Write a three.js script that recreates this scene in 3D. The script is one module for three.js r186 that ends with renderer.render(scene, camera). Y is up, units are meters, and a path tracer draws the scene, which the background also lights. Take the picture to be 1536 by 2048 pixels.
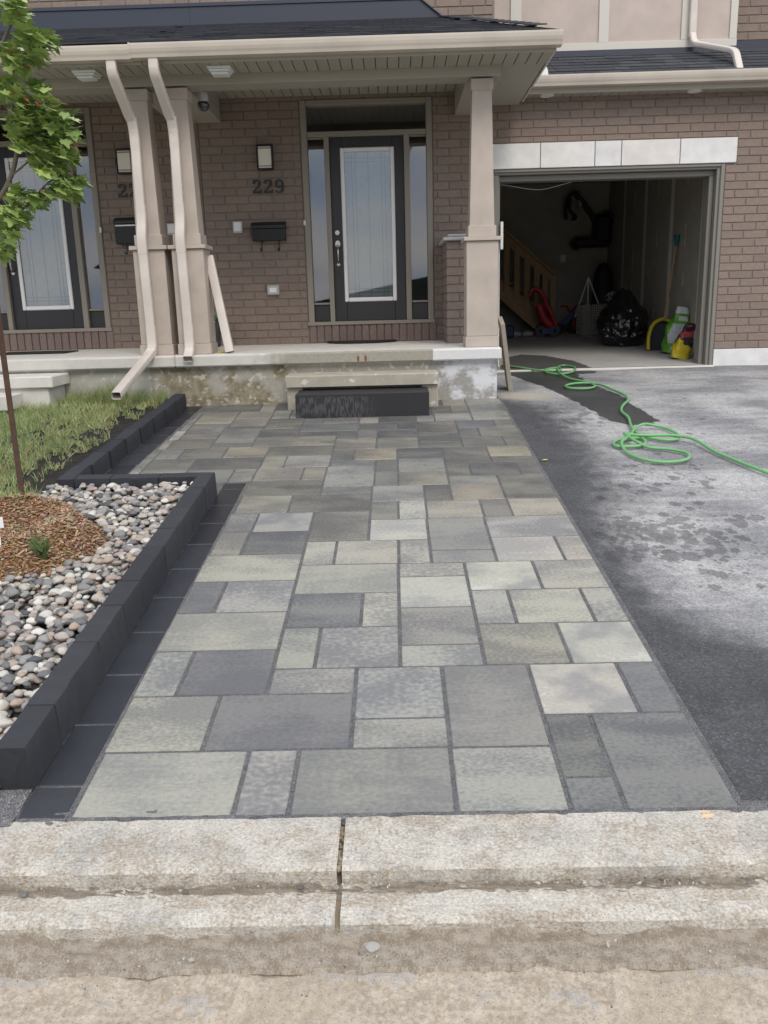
import * as THREE from 'three';
import { mergeGeometries, mergeVertices, toCreasedNormals } from 'three/addons/utils/BufferGeometryUtils.js';
import { FontLoader } from 'three/addons/loaders/FontLoader.js';
import { TextGeometry } from 'three/addons/geometries/TextGeometry.js';

// ---------------------------------------------------------------- camera, sky, sun, exposure
const scene = new THREE.Scene();
const camera = new THREE.PerspectiveCamera(62.13, 768 / 1024, 0.05, 400);
const EYE = 1.6;
camera.position.set(0, EYE, 0);
camera.rotation.set(-0.242039, 0.0166997, -0.0267706, 'YXZ');
camera.updateMatrixWorld(true);

const renderer = new THREE.WebGLRenderer({ antialias: true });
renderer.setSize(768, 1024);
renderer.toneMapping = THREE.LinearToneMapping;
renderer.toneMappingExposure = 1.36;
renderer.shadowMap.enabled = true;

// seeded random and lattice noise
function rng(seed) { let a = seed >>> 0; return () => { a |= 0; a = a + 0x6D2B79F5 | 0; let t = Math.imul(a ^ a >>> 15, 1 | a); t = t + Math.imul(t ^ t >>> 7, 61 | t) ^ t; return ((t ^ t >>> 14) >>> 0) / 4294967296; }; }
const R0 = rng(7);
const LAT = new Float32Array(65536); { const r = rng(99); for (let i = 0; i < 65536; i++) LAT[i] = r(); }
const GX = new Float32Array(65536), GY = new Float32Array(65536); for (let i = 0; i < 65536; i++) { GX[i] = Math.cos(LAT[i] * 6.2832); GY[i] = Math.sin(LAT[i] * 6.2832); }
function noise(x, y, px = 256, py = 256) {              // gradient noise, periodic in px and py lattice cells
  const xi = Math.floor(x), yi = Math.floor(y); let fx = x - xi, fy = y - yi;
  fx = fx * fx * fx * (fx * (fx * 6 - 15) + 10); fy = fy * fy * fy * (fy * (fy * 6 - 15) + 10);
  const m = (v, p) => ((v % p) + p) % p;
  const x0 = m(xi, px), x1 = m(xi + 1, px), y0 = m(yi, py), y1 = m(yi + 1, py);
  const rx = x - xi, ry = y - yi, gr = (i, j, dx, dy) => { const k = ((i & 255) << 8) | (j & 255); return GX[k] * dx + GY[k] * dy; };
  const a = gr(x0, y0, rx, ry), b = gr(x1, y0, rx - 1, ry), c = gr(x0, y1, rx, ry - 1), d = gr(x1, y1, rx - 1, ry - 1);
  return 0.5 + 0.85 * (a + (b - a) * fx + (c - a) * fy + (a - b - c + d) * fx * fy);
}
function fbm(x, y, oct, px = 256, py = 256) { let s = 0, a = 0.5, t = 0; for (let i = 0; i < oct; i++) { s += a * noise(x + i * 17, y + i * 31, px, py); t += a; a *= 0.5; x *= 2; y *= 2; px *= 2; py *= 2; } return s / t; }
const clamp = (v, a = 0, b = 1) => Math.min(b, Math.max(a, v));
const sstep = (a, b, v) => { const t = clamp((v - a) / (b - a)); return t * t * (3 - 2 * t); };
const lerp = (a, b, t) => a + (b - a) * t;
const mix3 = (a, b, t) => [lerp(a[0], b[0], t), lerp(a[1], b[1], t), lerp(a[2], b[2], t)];

// overcast sky: grey-white cloud sheet with thin bluish breaks
{
  const w = 512, h = 256, d = new Float32Array(w * h * 4);
  const n3 = (x, y, z, o) => (fbm(x + 40, y + 40, o) + fbm(y + 90, z + 70, o) + fbm(z + 130, x + 20, o)) / 3;
  for (let j = 0; j < h; j++) for (let i = 0; i < w; i++) {
    const el = ((j + 0.5) / h - 0.5) * Math.PI, az = ((i + 0.5) / w) * Math.PI * 2;
    const x = Math.cos(el) * Math.cos(az), y = Math.sin(el), z = Math.cos(el) * Math.sin(az);
    const k = 2.6 / (0.35 + Math.max(0, y));
    const n = n3(x * k, 0.6 * k, z * k, 5);
    const up = Math.max(0, y);
    const cloud = sstep(0.34, 0.6, n);
    const L = 1.0 * (0.78 + 0.45 * up);
    const c = mix3([0.40 * L, 0.58 * L, 0.88 * L], [1.05 * L, 1.04 * L, 1.05 * L], 0.12 + 0.88 * cloud);
    const o = (j * w + i) * 4; d[o] = c[0]; d[o + 1] = c[1]; d[o + 2] = c[2]; d[o + 3] = 1;
  }
  const t = new THREE.DataTexture(d, w, h, THREE.RGBAFormat, THREE.FloatType);
  t.mapping = THREE.EquirectangularReflectionMapping; t.magFilter = THREE.LinearFilter; t.minFilter = THREE.LinearFilter; t.needsUpdate = true;
  scene.background = t; scene.environment = t;
}
const sun = new THREE.DirectionalLight(0xfff3e2, 1.2);
sun.position.set(4, 13, 8); sun.target.position.set(0, 0, -5); sun.castShadow = true; sun.shadow.radius = 45;
sun.shadow.mapSize.set(2048, 2048);
Object.assign(sun.shadow.camera, { left: -12, right: 12, top: 12, bottom: -12, near: 1, far: 60 });
scene.add(sun, sun.target);

// ---------------------------------------------------------------- measuring helpers: a photo pixel (1536 x 2048) gives a ray, a plane gives the place
const ZW = -9.8, SLOPE = 0.094, G0 = -0.0677, TILT = Math.atan(SLOPE);
function ray(px, py) { return new THREE.Vector3((px - 768) / 1700, -(py - 1024) / 1700, -1).applyQuaternion(camera.quaternion); }
function onZ(px, py, z) { const d = ray(px, py); const k = z / d.z; return new THREE.Vector3(d.x * k, EYE + d.y * k, z); }
function onY(px, py, y) { const d = ray(px, py); const k = (y - EYE) / d.y; return new THREE.Vector3(d.x * k, y, d.z * k); }
function onGround(px, py, up = 0) { const d = ray(px, py); const k = (G0 + up - EYE) / (d.y + SLOPE * d.z); return new THREE.Vector3(d.x * k, EYE + d.y * k, d.z * k); }
const groundY = z => z > -8 ? G0 - SLOPE * z : 0.684 + (0.812 - 0.684) * clamp((-z - 8) / 1.8);
const garageY = z => 0.816 + 0.035 * (-z - 9.8);
function onGarage(px, py) { const d = ray(px, py); const k = (0.816 - 0.343 - EYE) / (d.y + 0.035 * d.z); return new THREE.Vector3(d.x * k, EYE + d.y * k, d.z * k); }

// ---------------------------------------------------------------- object helpers
const taken = new Map();
function numbered(n) { const k = taken.get(n) || 0; taken.set(n, k + 1); return k ? `${n}_${String(k).padStart(3, '0')}` : n; }
function thing(name, label, category, at = [0, 0, 0], group) {
  const o = new THREE.Group(); o.name = numbered(name); o.position.set(...at); scene.add(o);
  o.userData = { label, category }; if (group) o.userData.group = group; return o;
}
function structure(name, label, at = [0, 0, 0]) { const o = new THREE.Group(); o.name = numbered(name); o.position.set(...at); scene.add(o); o.userData = { label, kind: 'structure' }; return o; }
const origin = o => { const v = new THREE.Vector3(); for (; o && o !== scene; o = o.parent) v.add(o.position); return v; };
function obj(name, geo, mat, parent, world = true) {   // a part; world coordinates are moved into the parent's frame
  if (Array.isArray(geo)) geo = geo.length > 1 ? mergeGeometries(geo.map(g => g.index ? g.toNonIndexed() : g), false) : geo[0];
  if (world && parent) { const v = origin(parent); if (v.lengthSq() > 0) geo.translate(-v.x, -v.y, -v.z); }
  const m = new THREE.Mesh(geo, mat); m.name = name; m.castShadow = m.receiveShadow = true; (parent || scene).add(m); return m;
}
function single(name, label, category, geo, mat, at, group) {   // a thing that is one mesh, its origin at its base
  if (Array.isArray(geo)) geo = geo.length > 1 ? mergeGeometries(geo.map(g => g.index ? g.toNonIndexed() : g), false) : geo[0];
  geo.translate(-at[0], -at[1], -at[2]);
  const m = new THREE.Mesh(geo, mat); m.name = numbered(name); m.position.set(...at); m.castShadow = m.receiveShadow = true;
  m.userData = { label, category }; if (group) m.userData.group = group; scene.add(m); return m;
}
// a box with chamfered edges, uv in metres
function cbox(x0, y0, z0, x1, y1, z1, c = 0.004, uo = 0, vo = 0) {
  const X = [x0, x1], Y = [y0, y1], Z = [z0, z1];
  c = Math.min(c, Math.abs(x1 - x0) * .45, Math.abs(y1 - y0) * .45, Math.abs(z1 - z0) * .45);
  const pos = [], nor = [], uv = [];
  const v = (i, j, k, ax) => { const s = [i ? 1 : -1, j ? 1 : -1, k ? 1 : -1]; const p = [X[i], Y[j], Z[k]]; for (let a = 0; a < 3; a++) if (a !== ax) p[a] -= s[a] * c; return p; };
  const tri = (a, b, d, want) => {
    const n = new THREE.Vector3().subVectors(new THREE.Vector3(...b), new THREE.Vector3(...a)).cross(new THREE.Vector3().subVectors(new THREE.Vector3(...d), new THREE.Vector3(...a)));
    if (n.dot(want) < 0) [b, d] = [d, b];
    const w = want.clone().normalize(), ax = Math.abs(w.y) > .7 ? 1 : Math.abs(w.x) > .7 ? 0 : 2;
    for (const p of [a, b, d]) { pos.push(...p); nor.push(w.x, w.y, w.z); uv.push(...(ax === 1 ? [p[0] + uo, p[2] + vo] : ax === 0 ? [p[2] + uo, p[1] + vo] : [p[0] + uo, p[1] + vo])); }
  };
  const quad = (a, b, d, e, want) => { tri(a, b, d, want); tri(a, d, e, want); };
  for (let ax = 0; ax < 3; ax++) for (const s of [0, 1]) {
    const q = [[0, 0], [1, 0], [1, 1], [0, 1]].map(([p, r]) => { const id = [0, 0, 0]; id[ax] = s; id[(ax + 1) % 3] = p; id[(ax + 2) % 3] = r; return v(...id, ax); });
    const n = new THREE.Vector3().setComponent(ax, s ? 1 : -1); quad(...q, n);
  }
  for (let ax = 0; ax < 3; ax++) for (const p of [0, 1]) for (const r of [0, 1]) {       // twelve edges along ax
    const a1 = (ax + 1) % 3, a2 = (ax + 2) % 3, id = s => { const t = [0, 0, 0]; t[ax] = s; t[a1] = p; t[a2] = r; return t; };
    const n = new THREE.Vector3().setComponent(a1, p ? 1 : -1).setComponent(a2, r ? 1 : -1);
    quad(v(...id(0), a1), v(...id(1), a1), v(...id(1), a2), v(...id(0), a2), n);
  }
  for (const i of [0, 1]) for (const j of [0, 1]) for (const k of [0, 1]) tri(v(i, j, k, 0), v(i, j, k, 1), v(i, j, k, 2), new THREE.Vector3(i ? 1 : -1, j ? 1 : -1, k ? 1 : -1));
  const g = new THREE.BufferGeometry();
  g.setAttribute('position', new THREE.Float32BufferAttribute(pos, 3)); g.setAttribute('normal', new THREE.Float32BufferAttribute(nor, 3)); g.setAttribute('uv', new THREE.Float32BufferAttribute(uv, 2));
  return g;
}
function tint(g, c) { const n = g.attributes.position.count, a = new Float32Array(n * 3); for (let i = 0; i < n; i++) a.set(c, i * 3); g.setAttribute('color', new THREE.BufferAttribute(a, 3)); return g; }
// a grid sheet: f(u, v) gives [x, y, z], uvf(u, v) gives the texture place
function sheet(nu, nv, f, uvf, close = false) {
  const pos = [], uv = [], idx = [];
  for (let j = 0; j <= nv; j++) for (let i = 0; i <= nu; i++) { const u = i / nu, v = j / nv; pos.push(...f(u, v)); uv.push(...(uvf ? uvf(u, v) : [u, v])); }
  for (let j = 0; j < nv; j++) for (let i = 0; i < nu; i++) { const a = j * (nu + 1) + i, b = a + 1, c = a + nu + 1, d = c + 1; idx.push(a, b, d, a, d, c); }
  const g = new THREE.BufferGeometry();
  g.setAttribute('position', new THREE.Float32BufferAttribute(pos, 3)); g.setAttribute('uv', new THREE.Float32BufferAttribute(uv, 2)); g.setIndex(idx); g.computeVertexNormals(); return g;
}
// a profile of [z, y] points swept along x
function sweepX(profile, x0, x1, closed = true, n = 1, wob) {
  const pts = closed ? [...profile, profile[0]] : profile, len = [0];
  for (let i = 1; i < pts.length; i++) len.push(len[i - 1] + Math.hypot(pts[i][0] - pts[i - 1][0], pts[i][1] - pts[i - 1][1]));
  const pos = [], uv = [], idx = [];
  for (let s = 0; s < pts.length - 1; s++) for (let k = 0; k <= n; k++) for (const e of [0, 1]) {
    const x = lerp(x0, x1, k / n), p = pts[s + e], w = wob ? wob(x, s + e) : [0, 0]; pos.push(x, p[1] + w[1], p[0] + w[0]); uv.push(x, len[s + e]);
    if (k < n && e === 0) { const a = (s * (n + 1) + k) * 2; idx.push(a, a + 1, a + 3, a, a + 3, a + 2); }
  }
  if (closed && !wob) { const sh = THREE.ShapeUtils.triangulateShape(profile.map(p => new THREE.Vector2(p[0], p[1])), []);
    for (const x of [x0, x1]) { const b = pos.length / 3; for (const p of profile) { pos.push(x, p[1], p[0]); uv.push(p[0], p[1]); } for (const t of sh) idx.push(b + t[0], b + t[1], b + t[2]); } }
  const g = new THREE.BufferGeometry(); g.setAttribute('position', new THREE.Float32BufferAttribute(pos, 3)); g.setAttribute('uv', new THREE.Float32BufferAttribute(uv, 2)); g.setIndex(idx);
  const h = g.toNonIndexed(); h.computeVertexNormals(); return wob ? toCreasedNormals(h, 0.7) : h;
}
function tube(points, r, seg = 8, n, closed = false, smooth = true) {
  const c = smooth ? new THREE.CatmullRomCurve3(points.map(p => p.isVector3 ? p : new THREE.Vector3(...p)), closed, 'centripetal') : (() => { const q = new THREE.CurvePath(); for (let i = 1; i < points.length; i++) q.add(new THREE.LineCurve3(new THREE.Vector3(...points[i - 1]), new THREE.Vector3(...points[i]))); return q; })();
  return new THREE.TubeGeometry(c, n || points.length * 8, r, seg, closed);
}
// a straight rod from a to b
function rod(a, b, r0, r1 = r0, seg = 10) {
  const A = new THREE.Vector3(...a), B = new THREE.Vector3(...b), d = B.clone().sub(A), g = new THREE.CylinderGeometry(r1, r0, d.length(), seg);
  g.applyQuaternion(new THREE.Quaternion().setFromUnitVectors(new THREE.Vector3(0, 1, 0), d.clone().normalize())); g.translate(...A.add(B).multiplyScalar(.5).toArray()); return g;
}
// a box beam of width w (across) and depth t from a to b
function beam(a, b, w, t, side = [1, 0, 0]) {
  const A = new THREE.Vector3(...a), B = new THREE.Vector3(...b), d = B.clone().sub(A), L = d.length(), y = d.normalize(), x = new THREE.Vector3(...side); x.addScaledVector(y, -x.dot(y)).normalize(); const z = new THREE.Vector3().crossVectors(x, y);
  const g = cbox(-w / 2, 0, -t / 2, w / 2, L, t / 2, 0.003); g.applyMatrix4(new THREE.Matrix4().makeBasis(x, y, z).setPosition(A)); return g;
}
// rectangular pipe with rounded corners along a path whose bends are arcs; ribs crimp the bends
function pipe(path, w, d, bend, crimp = 0.02) {
  const P = path.map(p => new THREE.Vector3(...p)), pts = [];
  pts.push([P[0], 0]);
  for (let i = 1; i < P.length - 1; i++) {
    const a = P[i - 1].clone().sub(P[i]), b = P[i + 1].clone().sub(P[i]), k = Math.min(bend, a.length() * .45, b.length() * .45); a.setLength(k); b.setLength(k);
    const s = P[i].clone().add(a), e = P[i].clone().add(b), n = 18;
    for (let j = 0; j <= n; j++) { const t = j / n; const q = s.clone().multiplyScalar((1 - t) ** 2).addScaledVector(P[i], 2 * t * (1 - t)).addScaledVector(e, t * t); pts.push([q, j > 2 && j < n - 2 ? (j % 2 ? 1 : -1) : 0]); }
  }
  pts.push([P[P.length - 1], 0]);
  const sec = [], r = 0.012; for (const [sx, sy] of [[1, 1], [-1, 1], [-1, -1], [1, -1]]) for (let k = 0; k <= 3; k++) { const a0 = Math.atan2(sy, sx) - Math.PI / 4 + k * Math.PI / 6; sec.push([sx * (w / 2 - r) + r * Math.cos(a0), sy * (d / 2 - r) + r * Math.sin(a0)]); }
  const m = sec.length, pos = [], uv = [], idx = []; let dist = 0;
  for (const inner of [0, 1]) { const base = pos.length / 3; dist = 0;
    for (let i = 0; i < pts.length; i++) {
      const [p, c] = pts[i], t = (pts[i + 1] || pts[i])[0].clone().sub((pts[i - 1] || pts[i])[0]).normalize(), x = new THREE.Vector3(1, 0, 0); x.addScaledVector(t, -x.dot(t)).normalize(); const y = new THREE.Vector3().crossVectors(t, x);
      if (i) dist += p.distanceTo(pts[i - 1][0]);
      const k = (1 + c * crimp) * (inner ? 0.96 : 1);
      for (let s = 0; s <= m; s++) { const q = sec[s % m], v = p.clone().addScaledVector(x, q[0] * k).addScaledVector(y, q[1] * k); pos.push(v.x, v.y, v.z); uv.push(s / m * 0.3, dist); }
    }
    for (let i = 0; i < pts.length - 1; i++) for (let s = 0; s < m; s++) { const a = base + i * (m + 1) + s, b = a + 1, c = a + m + 1, e = c + 1; inner ? idx.push(a, e, b, a, c, e) : idx.push(a, b, e, a, e, c); }
  }
  const half = pts.length * (m + 1); for (const i of [0, pts.length - 1]) for (let s = 0; s < m; s++) { const a = i * (m + 1) + s, b = a + 1, c = a + half, e = c + 1; idx.push(a, b, e, a, e, c); }
  const g = new THREE.BufferGeometry(); g.setAttribute('position', new THREE.Float32BufferAttribute(pos, 3)); g.setAttribute('uv', new THREE.Float32BufferAttribute(uv, 2)); g.setIndex(idx); g.computeVertexNormals(); return toCreasedNormals(g, 0.55);
}

// ---------------------------------------------------------------- textures and materials
const enc = v => { v = clamp(v); return 255 * (v <= 0.0031308 ? v * 12.92 : 1.055 * v ** (1 / 2.4) - 0.055); };
function tex(w, h, f, repU = 1, repV = 1, srgb = true) {       // f(u, v) gives linear rgb (or one grey value for data maps)
  const d = new Uint8Array(w * h * 4);
  for (let j = 0; j < h; j++) for (let i = 0; i < w; i++) {
    const c = f((i + .5) / w, (j + .5) / h), o = (j * w + i) * 4;
    if (srgb) { d[o] = enc(c[0]); d[o + 1] = enc(c[1]); d[o + 2] = enc(c[2]); } else d[o] = d[o + 1] = d[o + 2] = clamp(c) * 255;
    d[o + 3] = 255;
  }
  const t = new THREE.DataTexture(d, w, h, THREE.RGBAFormat); t.wrapS = t.wrapT = THREE.RepeatWrapping; t.magFilter = THREE.LinearFilter; t.minFilter = THREE.LinearMipmapLinearFilter; t.generateMipmaps = true;
  t.colorSpace = srgb ? THREE.SRGBColorSpace : THREE.NoColorSpace; t.repeat.set(repU, repV); t.needsUpdate = true; return t;
}
function again(t, u, v) { const c = t.clone(); c.repeat.set(u, v); c.needsUpdate = true; return c; }
const std = (o) => new THREE.MeshStandardMaterial(o);
const lin = (r, g, b) => new THREE.Color().setRGB(r, g, b);

// fine grain for bump, one metre square
const grain = tex(512, 512, (u, v) => 0.55 * fbm(u * 64, v * 64, 3, 64, 64) + 0.45 * LAT[(Math.floor(u * 512) * 7919 + Math.floor(v * 512) * 104729) & 65535], 1, 1, false);
const paleNoise = tex(512, 512, (u, v) => { const n = fbm(u * 8, v * 8, 6, 8, 8), s = 0.86 + 0.28 * (n - .5); return [s, s, s]; }, 1, 1);

const M = {};
// bricks: fine grain, faint blotches, a few lime flecks
const brickMap = tex(1024, 1024, (u, v) => {
  let s = 0.82 + 0.24 * (fbm(u * 30, v * 30, 4, 30, 30) - .5) + 0.14 * (fbm(u * 5, v * 5, 4, 5, 5) - .5);
  const fleck = sstep(0.74, 0.82, fbm(u * 22 + 9, v * 40, 4, 22, 40)) * sstep(.52, .62, fbm(u * 4, v * 4, 3, 4, 4));
  return mix3([s, s, s], [1.6, 1.7, 1.75].map(k => Math.min(1, k * s)), fleck * .6);
}, 0.8, 0.8);
M.brick = [0, 1, 2, 3, 4].map(i => std({ color: lin(...[[.282, .219, .184], [.27, .21, .178], [.293, .226, .19], [.277, .213, .177], [.262, .206, .175]][i]), map: brickMap, roughness: .93, bumpMap: grain, bumpScale: .002 }));
M.brickRed = [0, 1, 2].map(i => std({ color: lin(...[[.232, .172, .156], [.215, .16, .146], [.245, .182, .163]][i]), map: brickMap, roughness: .93, bumpMap: grain, bumpScale: .002 }));
M.mortar = std({ color: lin(.245, .215, .19), map: again(paleNoise, 2, 2), roughness: .98, bumpMap: again(grain, 2, 2), bumpScale: .003 });
M.taupe = std({ color: lin(.51, .443, .388), roughness: .62, map: again(paleNoise, .6, .6), bumpMap: again(grain, 3, 3), bumpScale: .0006 });       // columns
M.soffit = std({ color: lin(.36, .335, .285), roughness: .5 });
M.gutter = std({ color: lin(.62, .56, .49), roughness: .32, map: again(paleNoise, .4, .4) });
M.pipe = std({ color: lin(.68, .62, .57), roughness: .38, map: again(paleNoise, .5, .5) });
M.pipeDark = std({ color: lin(.2, .19, .18), roughness: .8 });
M.white = std({ color: lin(.78, .78, .78), roughness: .35 });
M.whitePlastic = std({ color: lin(.72, .74, .74), roughness: .45 });
M.greyPlastic = std({ color: lin(.42, .42, .42), roughness: .5 });
M.frame = std({ color: lin(.25, .225, .19), roughness: .55 });
M.doorDark = std({ color: lin(.022, .022, .026), roughness: .42 });
M.black = std({ color: lin(.014, .014, .015), roughness: .45 });
M.blackMetal = std({ color: lin(.02, .02, .02), roughness: .4, metalness: .4 });
M.nickel = std({ color: lin(.5, .47, .42), roughness: .28, metalness: 1 });
M.came = std({ color: lin(.06, .065, .07), roughness: .5, metalness: .3 });
M.glass = new THREE.MeshPhysicalMaterial({ color: 0xffffff, roughness: .015, transmission: 1, thickness: 0, ior: 1.85 });
M.obscure = std({ color: lin(.15, .2, .205), roughness: .5, map: again(paleNoise, 2, 2), bumpMap: again(paleNoise, 12, 12), bumpScale: .001 });
M.lampGlass = std({ color: lin(.75, .72, .62), roughness: .4 });
M.flashing = std({ color: lin(.035, .042, .062), roughness: .45, metalness: .2 });
M.shingle = [0, 1, 2, 3].map(i => std({ color: lin(...[[.03, .033, .042], [.04, .043, .052], [.05, .054, .064], [.034, .036, .043]][i]), roughness: .95, bumpMap: again(grain, 2, 2), bumpScale: .004 }));
M.siding = std({ color: lin(.55, .468, .42), roughness: .75, map: again(paleNoise, .5, .5) });
M.trim = std({ color: lin(.55, .525, .48), roughness: .6 });
M.lintel = [0, 1, 2].map(i => std({ color: lin(...[[.82, .815, .805], [.80, .77, .745], [.80, .80, .805]][i]), roughness: .85, map: again(paleNoise, .8, .8), bumpMap: again(grain, 2, 2), bumpScale: .001 }));
M.jamb = std({ color: lin(.2, .19, .168), roughness: .5 });
M.doorStop = std({ color: lin(.2, .19, .168), roughness: .5 });
M.stoneCap = std({ color: lin(.5, .5, .51), roughness: .85, map: again(paleNoise, 2, 2) });
M.drywall = std({ color: lin(.40, .37, .315), roughness: .95, map: again(paleNoise, .5, .5) });
M.compound = std({ color: lin(.64, .63, .6), roughness: .9 });
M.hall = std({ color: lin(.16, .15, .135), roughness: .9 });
M.darkFloor = std({ color: lin(.08, .06, .045), roughness: .5 });
M.pine = std({ color: lin(.5, .34, .19), roughness: .7, map: tex(256, 512, (u, v) => { const g = .75 + .3 * (fbm(u * 26, v * 3, 4, 26, 3) - .5); return [g, g * .97, g * .9]; }, 2, .6) });

// concrete of the porch: x from -4 to 1.2 across u, y from 0.55 to 1.2 across v
const porchMap = tex(2048, 256, (u, v) => {
  const x = -4 + 5.2 * u, y = .55 + .65 * v;
  const n = fbm(u * 40, v * 6, 5), f = fbm(u * 160 + 5, v * 24, 4), g = LAT[(Math.floor(u * 2048) * 7919 + Math.floor(v * 256) * 10453) & 65535];
  let c;
  if (y > 1.058) {                                     // slab edge: pale, damp in the middle
    c = mix3([.60, .585, .55], [.5, .49, .46], n);
    const damp = sstep(-1.35, -1.0, x + .5 * (n - .5)) * (1 - sstep(.33, .37, x + .16 * (n - .5)));
    c = mix3(c, mix3([.27, .25, .205], [.36, .345, .30], f), damp);
    if (x > .36) c = mix3([.68, .68, .69], [.6, .6, .6], f);
    for (const rx of [-.335, -.265]) { const d = Math.hypot((x - rx) / .012, (y - 1.098 + .012 * (f - .5)) / .03); c = mix3(c, [.16, .05, .018], .9 * (1 - sstep(.7, 1.2, d))); }
    if (f > .8) c = mix3(c, [.2, .19, .18], sstep(.8, .84, f));
  } else {
    c = mix3([.30, .29, .25], [.40, .385, .345], f);
    const olive = (1 - sstep(-1.1, -.85, x + .4 * (n - .5))) * sstep(-2.5, -2.0, x);
    c = mix3(c, mix3([.175, .15, .095], [.30, .27, .2], sstep(.3, .72, n + .35 * (f - .5))), olive * sstep(.62, .44, fbm(u * 14, v * 2 + 3, 4) - .2 * (1.04 - y)));
    if (x < -2.3) c = mix3([.46, .45, .41], [.38, .37, .34], n);
    const pale = sstep(.6, .72, fbm(u * 60 + 30, v * 9 + 2, 5) + .3 * (f - .5));
    c = mix3(c, [.62, .59, .53], pale * (.75 - .2 * olive));
    if (x > .28) { c = mix3(mix3([.26, .255, .235], [.37, .365, .35], f), [.63, .645, .68], sstep(.38, .68, fbm(u * 34 + 11, v * 5 + 1, 6) + .22 * (x - .6) + .35 * (y - .86) + .2 * (f - .5))); }
    if (y < .76 && x < -.8 && x > -2.3) c = mix3(c, [.56, .52, .43], .6 * sstep(.5, .75, fbm(u * 90, v * 20 + 8, 5)));
  }
  const s = .93 + .14 * g; return [c[0] * s, c[1] * s, c[2] * s];
});
M.porch = std({ map: porchMap, roughness: .92, bumpMap: again(grain, 10, 1.3), bumpScale: .003 });
const planar = (g) => { const p = g.attributes.position, uv = new Float32Array(p.count * 2); for (let i = 0; i < p.count; i++) { uv[i * 2] = (p.getX(i) + 4) / 5.2; uv[i * 2 + 1] = clamp((p.getY(i) - .55) / .65, .002, .998); } g.setAttribute('uv', new THREE.BufferAttribute(uv, 2)); return g; };
M.slabTop = std({ color: lin(.74, .715, .67), roughness: .9, map: again(paleNoise, .7, .7), bumpMap: again(grain, 1, 1), bumpScale: .002 });
M.step = std({ map: tex(1024, 512, (u, v) => { const n = fbm(u * 10, v * 6, 6, 10, 6), w = sstep(.63, .73, fbm(u * 13 + 4, v * 7, 6, 13, 7)); const c = mix3([.30, .275, .225], [.42, .39, .33], n); return mix3(c, [.62, .6, .57], w * .7); }, .7, 1.4), roughness: .92, bumpMap: again(grain, 1, 1), bumpScale: .003 });

// charcoal concrete units; the wet one has dried streaks
const charMap = tex(512, 512, (u, v) => { const s = .8 + .35 * (fbm(u * 10, v * 10, 5, 10, 10) - .5) + .12 * (LAT[(Math.floor(u * 512) * 7919 + Math.floor(v * 512) * 10453) & 65535] - .5); return [s, s, s]; }, 1.3, 1.3);
M.charcoal = [0, 1, 2].map(i => std({ color: lin(...[[.034, .037, .046], [.04, .043, .052], [.03, .033, .042]][i]), map: charMap, roughness: .8, bumpMap: again(grain, 1.5, 1.5), bumpScale: .003 }));
M.charcoalRough = M.charcoal.map(m => { const c = m.clone(); c.bumpMap = again(charMap, 5, 5); c.bumpScale = .006; c.roughness = .88; return c; });
M.charcoalSmooth = [0, 1, 2].map(i => std({ color: lin(...[[.032, .035, .046], [.04, .042, .054], [.027, .029, .037]][i]), map: again(charMap, .8, .8), roughness: [.5, .62, .38][i], bumpMap: again(grain, 1.5, 1.5), bumpScale: .0015 }));
M.wetStep = std({ map: tex(1024, 256, (u, v) => {
  const drip = fbm(u * 70, v * 3, 4), sp = fbm(u * 120, v * 30, 3);
  const dry = sstep(.47, .55, drip + .25 * (sp - .5)) * (1 - sstep(.42, .66, u)) * sstep(.06, .2, v) * (1 - sstep(.86, .97, v + .2 * (drip - .5)));
  const s = .85 + .3 * (fbm(u * 60 + 7, v * 20, 4) - .5); return mix3([.022 * s, .022 * s, .026 * s], [.085 * s, .088 * s, .1 * s], dry * .8);
}), roughness: .5, bumpMap: again(grain, 2, .5), bumpScale: .0015 });

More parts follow.
